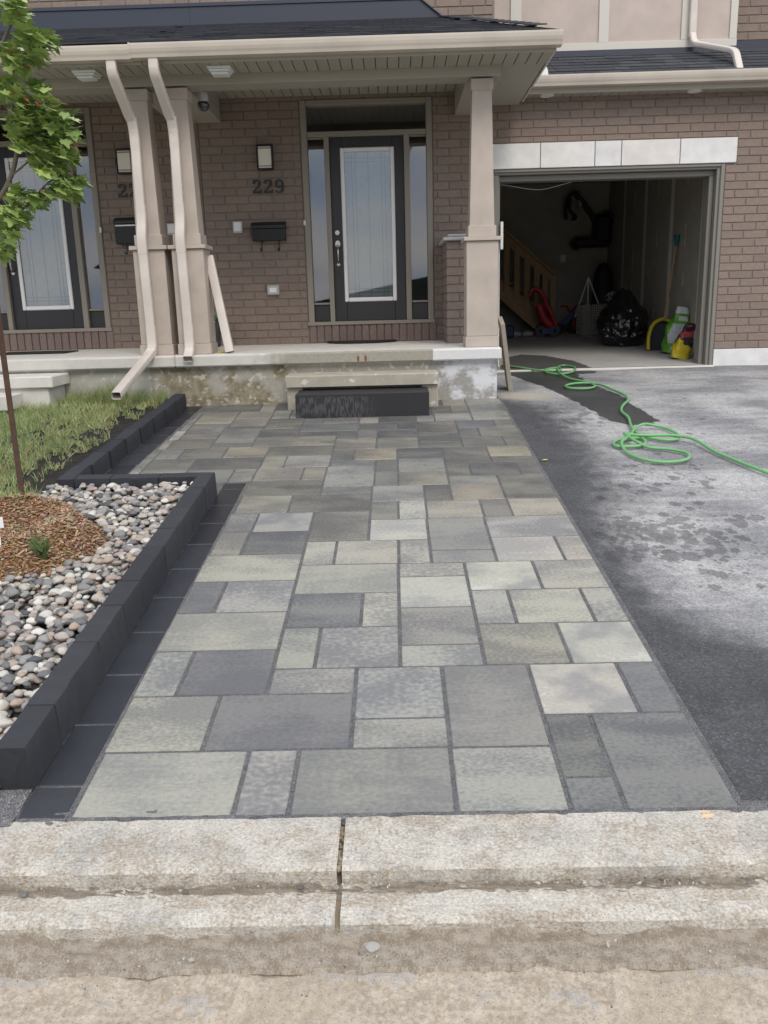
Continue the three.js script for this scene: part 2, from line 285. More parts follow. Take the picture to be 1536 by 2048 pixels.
// pavers: three face textures used as multipliers of the tone of each stone
const spk = (u, v) => { const g = LAT[(Math.floor(u * 512) * 7919 + Math.floor(v * 512) * 10453) & 65535], h = LAT[(Math.floor(u * 1024) * 3571 + Math.floor(v * 1024) * 9241) & 65535]; return (g > .985 ? 1.28 : g < .02 ? .72 : 1) * (.9 + .2 * h); };
const faceTex = [                                           // charcoal pigment drawn through buff concrete, with aggregate specks
  tex(1024, 1024, (u, v) => { const n = fbm(u * 3, v * 8, 6, 3, 8), w = fbm(u * 2 + 3, v * 3, 4, 2, 3), f = fbm(u * 60, v * 90, 3, 60, 90), t = sstep(.33, .66, .45 * n + .55 * w + .3 * (f - .5)), c = mix3([.50, .505, .515], [.84, .825, .76], t), s = spk(u, v) * (1 + .25 * (f - .5)); return c.map(k => Math.min(1, k * s)); }),
  tex(1024, 1024, (u, v) => { const n = fbm(u * 3, v * 4, 7, 3, 4), f = fbm(u * 44, v * 52, 5, 44, 52), c = mix3([.52, .525, .54], [.86, .845, .79], sstep(.26, .74, n + .6 * (f - .5))), s = spk(u, v) * (1 + .25 * (f - .5)); return c.map(k => Math.min(1, k * s)); }),
  tex(1024, 1024, (u, v) => { const n = fbm(u * 3, v * 3, 6, 3, 3), st = fbm(u * 4, v * 22, 4, 4, 22), f = fbm(u * 50, v * 70, 4, 50, 70), c = mix3([.57, .572, .58], [.81, .797, .745], sstep(.3, .7, .75 * n + .25 * st + .3 * (f - .5))), s = spk(u, v) * (1 + .2 * (f - .5)); return c.map(k => Math.min(1, k * s)); }),
  tex(1024, 1024, (u, v) => { const n = fbm(u * 4, v * 5, 6, 4, 5), f = fbm(u * 60, v * 60, 3, 60, 60); let c = mix3([.54, .545, .555], [.80, .785, .73], sstep(.3, .58, n)); c = mix3(c, [.98, .99, 1], .75 * sstep(.62, .74, n + .25 * (f - .5))); const s = spk(u, v) * (1 + .2 * (f - .5)); return c.map(k => Math.min(1, k * s)); }),
];
const wetRough = tex(512, 512, (u, v) => .34 + .8 * (fbm(u * 5, v * 5, 5, 5, 5) - .35), 1, 1, false);
M.paver = faceTex.map(t => std({ vertexColors: true, map: t, roughness: .82, bumpMap: again(grain, 2, 2), bumpScale: .0025 }));
M.paverDamp = faceTex.map(t => std({ vertexColors: true, map: t, roughness: 1, roughnessMap: wetRough, bumpMap: again(grain, 2, 2), bumpScale: .0012 }));
M.jointSand = std({ map: tex(512, 512, (u, v) => { const g = LAT[(Math.floor(u * 256) * 7919 + Math.floor(v * 256) * 10453) & 65535], n = fbm(u * 6, v * 6, 4, 6, 6), k = .075 + .26 * g ** 3 + .1 * (n - .5); return [k, k, k * 1.04]; }, 2.4, 2.4), roughness: .98, bumpMap: again(grain, 3, 3), bumpScale: .006 });

// ---------------------------------------------------------------- the ground, street and drive
const wetPatch = [[1010, 716], [1040, 709], [1090, 711], [1150, 722], [1195, 740], [1155, 746], [1172, 762], [1240, 788], [1262, 806], [1316, 838], [1300, 846], [1262, 848], [1215, 838], [1190, 822], [1120, 785], [1085, 770], [1046, 757], [1020, 748], [1000, 738]]
  .map(([x, y]) => { const p = y < 741 ? onGarage(x, y) : (() => { let q = onGround(x, y); if (q.z < -8) { const d = ray(x, y); let lo = 6, hi = 12; for (let i = 0; i < 40; i++) { const m = (lo + hi) / 2, k = m / -d.z; (EYE + d.y * k > groundY(-m)) ? lo = m : hi = m; } q = new THREE.Vector3(d.x * lo / -d.z, 0, -lo); } return q; })(); return [p.x, p.z]; });
function inside(poly, x, z) { let c = false; for (let i = 0, j = poly.length - 1; i < poly.length; j = i++) if ((poly[i][1] > z) !== (poly[j][1] > z) && x < (poly[j][0] - poly[i][0]) * (z - poly[i][1]) / (poly[j][1] - poly[i][1]) + poly[i][0]) c = !c; return c; }
const drops = []; { const r = rng(31);
  const spray = (px, py, n, sx, sy, big) => { for (let i = 0; i < n; i++) { const a = px + (r() + r() + r() - 1.5) * sx, b = py + (r() + r() + r() - 1.5) * sy, p = onGround(a, b); drops.push([p.x, p.z, (.006 + .028 * r() ** 3) * big]); } };
  spray(1340, 1075, 150, 150, 70, 1.3); spray(1320, 1055, 24, 60, 22, 1.9); spray(1440, 1080, 60, 90, 90, 1.2); spray(1250, 1060, 50, 60, 45, 1.4); spray(1340, 930, 80, 110, 60, 1); spray(1330, 965, 40, 120, 40, 1.4); spray(1160, 830, 60, 70, 30, 1.6); spray(1400, 790, 14, 90, 40, 1.2); spray(1340, 1110, 18, 60, 14, 1.7); spray(1500, 1030, 8, 40, 14, 1.6);
}
const DRX0 = .985, DRX1 = 5.4, DRZ0 = -2.2, DRZ1 = -9.8;
const dropGrid = new Map(); for (const d of drops) { const r = Math.ceil(d[2] * 1.6 / .1); for (let i = -r; i <= r; i++) for (let j = -r; j <= r; j++) { const k = `${Math.floor(d[0] / .1) + i},${Math.floor(d[1] / .1) + j}`; if (!dropGrid.has(k)) dropGrid.set(k, []); dropGrid.get(k).push(d); } }
function wetAt(x, z) {
  const wob = .05 * (fbm(x * 9 + 3, z * 9 + 80, 4) - .5) * 2; let w = inside(wetPatch, x + wob, z + wob * 1.4) ? 1 : 0;
  if (!w) { const near = dropGrid.get(`${Math.floor(x / .1)},${Math.floor(z / .1)}`); if (near) for (const d of near) { const a = (x - d[0]), b = (z - d[1]) * .8, e = Math.hypot(a, b); if (e < d[2] * (.75 + .8 * (fbm(x * 60 + d[0] * 99, z * 60, 3) - .25))) { w = .55; break; } } }
  return w;
}
// cement dust lies thick in the middle of the drive and thins to bare asphalt along the pavers and the street
function dustAt(x, z) {
  const n = fbm(x * 2.2 + 7, z * 1.5 + 50, 5), f = fbm(x * 9, z * 8 + 30, 4), dz = -z;
  const K = [[2.4, 3.6], [2.7, 2.6], [2.9, 1.95], [3.1, 1.5], [3.25, 1.3], [3.43, 1.19], [3.75, 1.13], [4.0, 1.09], [4.33, 1.08], [4.74, 1.21], [5.2, 1.33], [5.85, 1.4], [6.7, 1.4], [7.6, 1.36], [8.0, 1.12], [8.4, .8]];
  let i = 0; while (i < K.length - 2 && dz > K[i + 1][0]) i++; const xb = lerp(K[i][1], K[i + 1][1], clamp((dz - K[i][0]) / (K[i + 1][0] - K[i][0])));
  const a = x - xb + .3 * (n - .5) + .25 * (f - .5);
  return sstep(-.16, .34, a);
}
const driveMap = tex(1024, 2048, (u, v) => {
  const x = lerp(DRX0, DRX1, u), z = lerp(DRZ0, DRZ1, v), i = Math.floor(u * 1024), j = Math.floor(v * 2048);
  const g = LAT[(i * 7919 + j * 10453) & 65535], g2 = LAT[((i >> 1) * 3571 + (j >> 1) * 9241) & 65535];
  let asph = mix3([.04, .042, .049], [.125, .125, .13], g * .45 + .55 * g2 * g2); if (g > .992) asph = [.24, .24, .235]; asph = asph.map(k => 1.15 * k * (.85 + .5 * (fbm(x * 4, z * 4 + 60, 4) - .5)));
  const d = dustAt(x, z), patch = fbm(x * 1.3 + 20, z * 1.6 + 90, 5), streak = fbm(x * 3, z * 11 + 70, 4);
  let dust = mix3([.25, .252, .265], [.52, .515, .51], sstep(.28, .7, patch * .7 + streak * .3)); dust = dust.map(k => k * (.86 + .2 * g2 + .14 * (g - .5)));
  const cover = clamp(d * (.75 + .8 * (g2 * .5 + fbm(x * 22, z * 22 + 11, 3) * .7 - .45)));
  let c = mix3(asph, dust, cover);
  const sandy = sstep(.32, .1, Math.hypot((x - 1.25) / 1.3, (z + 8.2) / .9) + .25 * (patch - .5)); c = mix3(c, [.46, .41, .32], sandy * .75);
  const w = wetAt(x, z); if (w) c = c.map(k => lerp(k, .03 + k * .1, w));
  return c;
});
driveMap.wrapS = driveMap.wrapT = THREE.ClampToEdgeWrapping;
const driveRough = tex(512, 1024, (u, v) => { const x = lerp(DRX0, DRX1, u), z = lerp(DRZ0, DRZ1, v); return wetAt(x, z) > .9 ? .42 : .93; }, 1, 1, false); driveRough.wrapS = driveRough.wrapT = THREE.ClampToEdgeWrapping;
const drive = structure('driveway', 'dusty asphalt driveway running up to the open garage', [0, 0, 0]);
{
  const bump = again(grain, 4.4 * 2, 7.6 * 2);
  const g = sheet(24, 60, (u, v) => { const x = lerp(DRX0, DRX1, u), z = lerp(DRZ0, DRZ1, v); return [x, groundY(z) - .012 + .012 * (fbm(x * 1.5, z * 1.5 + 40, 3) - .5) * sstep(0, .1, u), z]; });
  obj('asphalt', g, std({ map: driveMap, roughness: 1, roughnessMap: driveRough, bumpMap: bump, bumpScale: .007 }), drive);
}
// the wide ground under everything, and the street
{
  const earth = std({ color: lin(.17, .15, .12), roughness: 1, map: again(paleNoise, 60, 60) });
  const g = structure('ground', 'bare earth under the house, the garden and the street');
  obj('earth', sheet(2, 40, (u, v) => { const x = lerp(-60, 60, u), t = v, z = t < .5 ? lerp(60, -1.9, t * 2) : lerp(-1.9, -60, (t - .5) * 2); return [x, (z > -1.9 ? -.06 : (z > -8 ? G0 - SLOPE * z : .684) - .16), z]; }), earth, g);
}
const roadMap = tex(1024, 1024, (u, v) => {
  const n = fbm(u * 4, v * 4, 5, 4, 4), m = fbm(u * 26, v * 26, 4, 26, 26), f = fbm(u * 70 + 3, v * 70, 3, 70, 70), g = LAT[(Math.floor(u * 1024) * 7919 + Math.floor(v * 1024) * 10453) & 65535];
  let c = mix3([.49, .42, .33], [.60, .525, .43], sstep(.4, .62, n)); c = mix3(c, [.32, .255, .19], .75 * sstep(.4, .74, m * .35 + n * .45 + .2 * fbm(u * 12, v * 12, 5, 12, 12) + .7 * (f - .5))); c = mix3(c, [.42, .41, .40], .5 * sstep(.62, .7, fbm(u * 9 + 2, v * 9, 4, 9, 9)));
  const h = fbm(u * 40 + 9, v * 40, 4, 40, 40), pit = LAT[(Math.floor(u * 340) * 7919 + Math.floor(v * 340) * 10453) & 65535], s = (.95 + .2 * (g - .5)) * (1 + .5 * (f - .5) + .5 * (h - .5)) * (pit > .97 ? .66 : pit < .02 ? 1.18 : 1); return c.map(k => k * s);
}, 1.1, 1.1);
const road = structure('street', 'dusty tan street surface below the kerb');
obj('dirt', sheet(160, 60, (u, v) => { const x = lerp(-2.2, 2.2, u), z = lerp(-1.85, -1.0, v), y = -.004 + .03 * (fbm(x * 4 + 20, z * 4 + 20, 5) - .5) + .012 * (fbm(x * 30, z * 30 + 9, 3) - .5) + .028 * sstep(.06, 0, v) * fbm(x * 7, 5, 3) - .02 * v; return [x, y, z]; }, (u, v) => [lerp(-2.2, 2.2, u), lerp(-1.85, -1.0, v)]), std({ map: roadMap, roughness: 1, bumpMap: again(grain, 3, 3), bumpScale: .006 }), road);
obj('asphalt', sheet(2, 2, (u, v) => [lerp(-50, 50, u), -.014, lerp(-1.0, 9, v)], (u, v) => [u * 100, v * 10]), std({ map: roadMap, roughness: 1 }), road);

// loose grey stone dust between the pavers, the wall end and the kerb
obj('stone_dust', sheet(120, 14, (u, v) => { const x = lerp(-2.3, 1.3, u), a = fbm(x * 9 + 4, 3, 4), z = lerp(-2.20, -2.245 + .0, 1 - v) + v * (.035 * a + (x < -1.0 ? .03 : 0)); return [x, G0 - SLOPE * z - .001 + .006 * (fbm(x * 30, z * 40 + 9, 3) - .5) - .012 * sstep(.7, 1, v), z]; }, (u, v) => [u * 3.6, v * .06]), M.jointSand, road).userData.kind = 'stuff';
obj('stone_dust', sheet(40, 14, (u, v) => { const x = lerp(-2.6, -1.155, u), z = lerp(-2.47, -2.18, v) + .02 * (fbm(x * 8, 7, 3) - .5); return [x, G0 - SLOPE * z + .004 + .012 * (fbm(x * 14, z * 14 + 9, 4) - .5), z]; }, (u, v) => [u * 1.45, v * .12]), std({ map: M.jointSand.map, color: lin(1, 1, 1), roughness: 1 }), road).userData.kind = 'stuff';
// kerb: two cast lengths meeting at an open joint
{
  const kerbMap = tex(2048, 512, (u, v) => {
    const n = fbm(u * 10, v * 2.5, 6, 10, 256), m = fbm(u * 60, v * 18, 4, 60, 256), f = fbm(u * 200, v * 60, 3, 200, 256), g = LAT[(Math.floor(u * 2048) * 7919 + Math.floor(v * 512) * 10453) & 65535];
    let c = mix3([.50, .465, .41], [.60, .575, .52], m * .6 + f * .4); c = mix3(c, [.40, .388, .36], .8 * sstep(.42, .72, fbm(u * 14 + 3, v * 3, 6, 14, 256)));
    const h = fbm(u * 110 + 7, v * 30, 4, 110, 256), dirt = sstep(.44, .58, .42 * n + .26 * m + .32 * h), crust = sstep(.52, .64, .5 * h + .5 * fbm(u * 26 + 5, v * 7, 5, 26, 256)); c = mix3(c, mix3([.24, .185, .13], [.42, .345, .26], f), .62 * dirt); c = mix3(c, [.66, .63, .57], .5 * crust);
    const pit = LAT[(Math.floor(u * 700) * 7919 + Math.floor(v * 170) * 10453) & 65535]; c = c.map(k => k * (1 + .7 * (f - .5)) * (pit > .965 ? .58 : pit < .03 ? 1.2 : 1));
    const s = .93 + .16 * (g - .5); return c.map(k => Math.min(1, k * s));
  }, 1 / 1.9, 1 / .46);
  const mat = std({ map: kerbMap, roughness: .96, bumpMap: again(grain, 2, 2), bumpScale: .005 });
  const prof = [[-2.235, .05], [-2.235, .132], [-2.2, .139], [-2.02, .128], [-1.992, .128], [-1.983, .12], [-1.985, .078], [-1.972, .07], [-1.9, .07], [-1.866, .066], [-1.856, .056], [-1.856, .02], [-1.85, -.03]];
  const wob = (x, i) => { const a = fbm(x * 5 + i * 3.7, i * 9 + 2, 4) - .5, b = fbm(x * 40 + i, i * 7 + 60, 3) - .5; return i < 1 || i > 11 ? [0, 0] : [.016 * a + .008 * b + (i <= 2 ? .02 * a + .012 * b : 0), .010 * a + .004 * b]; };
  for (const [x0, x1, l] of [[-2.2, -.186, 'stained concrete kerb length below the charcoal edging wall'], [-.172, 2.2, 'stained concrete kerb length with an orange paint dot']]) {
    const t = thing('kerb', l, 'kerb', [(x0 + x1) / 2, 0, -1.84]);
    const geo = sweepX(prof, x0, x1, false, 160, wob); obj('concrete', geo, mat, t);
    for (const x of [x0, x1]) obj('end_face', new THREE.ShapeGeometry(new THREE.Shape(prof.map(p => new THREE.Vector2(-p[0], p[1])))).rotateY(Math.PI / 2).translate(x + (x === x0 ? .004 : -.004), 0, 0), mat, t);
    if (x0 > -1) { const q = onY(1410, 1629, .137); const s = new THREE.CylinderGeometry(.019, .021, .006, 14); s.scale(1.15, 1, .9); s.translate(q.x, .137, q.z); obj('paint_dot', s, std({ color: lin(.85, .48, .27), roughness: .9 }), t); }
  }
  const r = rng(5), sand = []; for (let i = 0; i < 40; i++) { const s = .004 + .006 * r(), q = new THREE.IcosahedronGeometry(s, 0); q.translate(-.179 + (r() - .5) * .014, lerp(.108, .118, r()), -1.99 - r() * .22); sand.push(q); }
  sand.push(sheet(1, 12, (u, v) => [lerp(-.192, -.166, u), lerp(.124, .052, v) - .012 * (v > .55 ? 1 : 0), lerp(-2.23, -1.855, v)]).toNonIndexed()); const jt = obj('joint_grit', sand, std({ color: lin(.34, .28, .2), roughness: 1, map: again(paleNoise, 8, 8) }), road); jt.userData.kind = 'stuff';
}

// crumbled brown dirt banked along the kerb foot and in its step
{
  const dirtMat = std({ map: tex(512, 512, (u, v) => { const n = fbm(u * 10, v * 10, 6, 10, 10), f = fbm(u * 60, v * 60, 3, 60, 60), g = LAT[(Math.floor(u * 512) * 7919 + Math.floor(v * 512) * 10453) & 65535]; return mix3([.36, .295, .225], [.58, .51, .42], sstep(.22, .78, n + .7 * (f - .5))).map(k => k * (.9 + .2 * g)); }, 3, 3), roughness: 1, bumpMap: again(grain, 6, 6), bumpScale: .008 });
  const bank = (z0, z1, y0, y1, amp, seed) => sheet(260, 14, (u, v) => { const x = lerp(-2.2, 2.2, u), a = fbm(x * 3.2 + seed, seed, 5), z = lerp(z0, z1 + .05 * (fbm(x * 5 + seed, seed, 5) - .5), v) + .014 * (fbm(x * 24, v * 3 + seed, 4) - .5), h = sstep(.3, .75, a) * amp; return [x, lerp(y0 + h, y1, v ** .6) + .016 * (fbm(x * 34 + seed, v * 5, 5) - .5) * (v < .9 ? 1 : .2) - (v > .93 ? .01 : 0), z]; }, (u, v) => [u * 4.4, v * .1]);
  const d = obj('kerb_dirt', [bank(-1.86, -1.76, .018, .004, .045, 21).toNonIndexed(), bank(-1.985, -1.945, .076, .066, .014, 57).toNonIndexed()], dirtMat, road); d.userData.kind = 'stuff';
}
// ---------------------------------------------------------------- paved walk: every stone as it lies
const tilted = o => { o.rotation.x = TILT; return o; };
const CT = Math.cos(TILT);
const zl = z => z / CT;                                     // world z to distance along the slope
const PAVERS = [
[-0.991,-2.536,-0.513,-2.215,"l"],[-0.505,-2.536,-0.348,-2.215,"g"],[-0.34,-2.536,0.15,-2.215,"G"],[-0.998,-2.882,-0.674,-2.544,"l"],[-0.666,-2.882,-0.178,-2.544,"d"],
[-0.17,-3.066,0.152,-2.718,"m"],[-0.17,-2.71,0.152,-2.544,"g"],[-1.002,-3.227,-0.845,-2.89,"m"],[-0.837,-3.227,-0.505,-2.89,"d"],[-0.497,-3.066,-0.178,-2.89,"g"],
[0.158,-2.531,0.486,-2.215,"n"],[0.494,-2.365,0.647,-2.215,"d"],[0.494,-2.715,0.647,-2.373,"D"],[0.655,-2.715,0.98,-2.215,"d"],[0.16,-3.066,0.486,-2.539,"G"],
[0.494,-3.066,0.826,-2.723,"v"],[0.834,-3.066,0.98,-2.723,"d"],[0.331,-3.415,0.66,-3.074,"b"],[0.668,-3.415,0.98,-3.074,"v"],[-1.006,-3.578,-0.505,-3.235,"l"],
[-1.001,-3.922,-0.841,-3.586,"d"],[-0.833,-3.922,-0.504,-3.586,"m"],[-1.003,-4.263,-0.504,-3.93,"l"],[-0.496,-4.104,-0.008,-3.767,"l"],[-0.496,-3.759,-0.175,-3.421,"d"],
[-0.167,-3.759,-0.008,-3.421,"l"],[-0.497,-3.413,-0.344,-3.073,"g"],[-0.336,-3.413,-0.008,-3.074,"m"],[0.004,-4.431,0.161,-4.105,"l"],[0,-4.097,0.323,-3.939,"l"],
[0,-3.931,0.323,-3.597,"v"],[0,-3.589,0.323,-3.247,"G"],[0,-3.239,0.323,-3.074,"g"],[0.169,-4.265,0.491,-4.106,"G"],[0.499,-4.436,0.835,-4.106,"v"],
[0.843,-4.436,0.98,-4.106,"l"],[0.331,-4.098,0.664,-3.767,"v"],[0.672,-4.098,0.98,-3.767,"l"],[0.331,-3.759,0.495,-3.423,"n"],[0.503,-3.759,0.832,-3.423,"l"],
[0.84,-3.759,0.98,-3.423,"g"],[-0.99,-5.575,-0.493,-5.258,"k"],[-0.981,-5.25,-0.664,-4.923,"b"],[-0.656,-5.25,-0.167,-4.923,"k"],[-0.995,-4.915,-0.83,-4.612,"G"],
[-0.822,-4.915,-0.503,-4.608,"n"],[-0.997,-4.604,-0.837,-4.271,"b"],[-0.829,-4.6,-0.503,-4.271,"D"],[-0.495,-4.915,-0.167,-4.439,"k"],[-0.496,-4.431,-0.336,-4.112,"l"],
[-0.328,-4.431,-0.004,-4.112,"l"],[-0.485,-5.412,-0.167,-5.258,"G"],[-0.159,-5.404,0.166,-5.094,"n"],[-0.159,-5.086,-0,-4.766,"k"],[-0.159,-4.758,0.161,-4.439,"v"],
[0.174,-5.404,0.333,-5.09,"k"],[0.008,-5.086,0.166,-4.766,"l"],[0.174,-5.082,0.497,-4.77,"b"],[0.505,-5.082,0.664,-4.78,"k"],[0.672,-5.083,0.98,-4.78,"b"],
[0.169,-4.762,0.491,-4.273,"G"],[0.499,-4.772,0.98,-4.444,"n"],[0.341,-5.415,0.662,-5.09,"t"],[0.67,-5.582,0.98,-5.091,"k"],[-1.8,-6.18,-1.477,-5.869,"k"],
[-1.469,-6.18,-0.975,-5.879,"D"],[-1.797,-6.476,-1.626,-6.188,"G"],[-1.618,-6.476,-1.297,-6.188,"k"],[-1.289,-6.476,-0.974,-6.188,"t"],[-0.966,-6.476,-0.48,-6.194,"k"],
[-0.967,-6.186,-0.808,-5.889,"b"],[-0.8,-6.186,-0.48,-5.889,"n"],[-0.975,-5.881,-0.652,-5.583,"b"],[-0.644,-5.881,-0.493,-5.583,"b"],[-1.133,-5.871,-0.983,-5.582,"b"],
[-1.471,-5.871,-1.141,-5.58,"G"],[-1.8,-5.861,-1.479,-5.666,"g"],[-0.472,-6.333,-0.316,-6.037,"k"],[-0.308,-6.334,0.001,-6.037,"t"],[-0.472,-6.029,-0.155,-5.887,"G"],
[-0.485,-5.879,-0.155,-5.42,"m"],[-0.147,-6.029,0.004,-5.727,"k"],[-0.147,-5.719,0.003,-5.412,"G"],[0.009,-6.335,0.335,-6.193,"D"],[0.009,-6.185,0.335,-6.043,"D"],
[0.012,-6.035,0.335,-5.723,"G"],[0.011,-5.715,0.335,-5.412,"b"],[-0.472,-6.652,-0.157,-6.341,"b"],[-0.149,-6.631,0.169,-6.342,"b"],[0.177,-6.491,0.497,-6.343,"D"],
[0.343,-6.336,0.667,-5.897,"k"],[0.675,-6.336,0.98,-6.059,"t"],[0.675,-6.051,0.98,-5.897,"k"],[0.343,-5.889,0.498,-5.59,"k"],[0.506,-5.889,0.83,-5.59,"D"],
[0.838,-5.889,0.98,-5.59,"k"],[0.343,-5.582,0.662,-5.423,"G"],[0.505,-6.639,0.824,-6.344,"k"],[0.832,-6.639,0.98,-6.344,"k"],[-1.817,-8.089,-1.253,-7.75,"D"],
[-1.245,-8.07,-1.109,-7.75,"b"],[-1.745,-7.742,-1.421,-7.308,"b"],[-1.745,-7.3,-1.421,-7.179,"k"],[-1.413,-7.742,-1.102,-7.468,"b"],[-1.413,-7.46,-1.11,-7.19,"b"],
[-1.436,-7.182,-1.11,-7.079,"D"],[-1.436,-7.071,-1.125,-6.633,"G"],[-1.436,-6.625,-1.125,-6.484,"D"],[-1.745,-7.171,-1.444,-6.912,"G"],[-1.745,-6.904,-1.444,-6.776,"k"],
[-1.775,-6.768,-1.444,-6.484,"k"],[-1.833,-7.044,-1.753,-6.757,"v"],[-1.848,-6.749,-1.783,-6.475,"l"],[-1.814,-7.454,-1.753,-7.052,"g"],[-1.798,-7.742,-1.753,-7.462,"G"],
[-1.869,-6.467,-1.805,-6.193,"G"],[-1.875,-6.185,-1.808,-5.809,"l"],[-1.101,-8.071,-0.917,-7.759,"D"],[-1.094,-7.751,-0.938,-7.445,"g"],[-0.93,-7.748,-0.846,-7.445,"g"],
[-1.102,-7.437,-0.796,-7.327,"D"],[-1.102,-7.319,-0.796,-7.058,"k"],[-1.117,-7.05,-0.796,-6.776,"D"],[-1.117,-6.768,-0.48,-6.484,"b"],[-0.788,-7.381,-0.627,-7.203,"G"],
[-0.619,-7.374,-0.317,-7.203,"k"],[-0.309,-7.378,-0.149,-7.185,"b"],[-0.141,-7.405,0.171,-7.185,"D"],[-0.788,-7.195,-0.311,-6.928,"d"],[-0.303,-7.177,0.013,-6.924,"D"],
[0.021,-7.177,0.169,-6.924,"d"],[-0.788,-6.92,-0.48,-6.776,"D"],[-0.472,-6.92,-0.317,-6.66,"D"],[-0.309,-6.916,-0.155,-6.66,"G"],[-0.147,-6.916,0.169,-6.639,"d"],
[0.179,-7.389,0.329,-7.209,"g"],[0.177,-7.201,0.497,-6.786,"k"],[0.177,-6.778,0.497,-6.499,"D"],[0.437,-8.044,0.648,-7.802,"b"],[0.656,-8.076,0.98,-7.824,"g"],
[0.66,-7.816,0.98,-7.371,"G"],[0.66,-7.363,0.98,-7.209,"g"],[0.319,-7.794,0.488,-7.478,"D"],[0.496,-7.794,0.652,-7.478,"k"],[0.337,-7.47,0.652,-7.209,"g"],
[0.505,-7.201,0.816,-6.938,"d"],[0.824,-7.201,0.98,-6.938,"k"],[0.505,-6.93,0.66,-6.647,"d"],[0.668,-6.93,0.98,-6.647,"k"]];
const TONE = { l: [.40, .395, .365], v: [.475, .467, .44], g: [.345, .345, .33], G: [.285, .286, .28], d: [.21, .214, .224], D: [.188, .19, .192], m: [.35, .352, .348], n: [.36, .36, .355], b: [.355, .34, .305], t: [.375, .348, .295], k: [.24, .235, .22] };
const FACE = { l: [0, 2, 1], v: [3, 2, 3], g: [0, 1, 0], G: [0, 2, 1], d: [2, 0, 2], D: [0, 2, 0], m: [1, 1, 1], n: [3, 0, 3], b: [0, 0, 2], t: [0, 2, 0], k: [0, 2, 0] };
const walk = tilted(structure('paver_walk', 'walk of grey and beige concrete pavers with a charcoal border', [0, G0, 0]));
{
  const r = rng(12);
  const bed = sheet(1, 1, (u, v) => [lerp(-1.2, 1.0, u), -.0035, zl(lerp(-2.19, -8.07, v))], (u, v) => [u * 2.2, v * 5.85]); obj('joint_sand', bed, M.jointSand, walk, false).userData.kind = 'stuff';
  const bed2 = sheet(1, 1, (u, v) => [lerp(-2.1, -1.2, u), -.0035, zl(lerp(-5.45, -8.07, v))], (u, v) => [u * .9, v * 2.6]); obj('joint_sand', bed2, M.jointSand, walk, false).userData.kind = 'stuff';
  for (const [x0, z0, x1, z1, t] of PAVERS) {
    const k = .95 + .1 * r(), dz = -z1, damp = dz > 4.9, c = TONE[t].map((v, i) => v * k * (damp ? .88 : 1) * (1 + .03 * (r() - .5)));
    const lift = .0015 * r();
    const g = tint(cbox(x0 + (dz < 4.5 ? .0035 : .002), -.06, zl(z0) + .002, x1 - (dz < 4.5 ? .0035 : .002), lift, zl(z1) - .002, .003, r() * 5, r() * 5), c);
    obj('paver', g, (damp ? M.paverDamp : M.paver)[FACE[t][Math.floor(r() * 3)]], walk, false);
  }
  // charcoal border units along both edging walls
  const edges = [-2.213, -2.368, -2.709, -3.051, -3.406, -3.755, -4.096, -4.434, -4.763, -5.087, -5.411, -5.545];
  for (let i = 0; i < edges.length - 1; i++) obj('border_paver', cbox(-1.152, -.06, zl(edges[i + 1]) + .004, -1.008, -.001 + .001 * r(), zl(edges[i]) - .004, .003, r() * 3, r() * 3), M.charcoalSmooth[i > 6 ? 2 : Math.floor(r() * 2)], walk, false);
  for (let i = 0, z = -8.05; i < 9; i++, z += .285) { const e = lerp(-1.985, -2.06, (z + 8.05) / 2.5); obj('border_paver', cbox(e, -.06, zl(z) + .004, e + .155, -.001 + .001 * r(), zl(Math.min(z + .285, -5.46)) - .004, .003, r() * 3, r() * 3), M.charcoalSmooth[i < 3 ? 2 : Math.floor(r() * 2)], walk, false); }
}
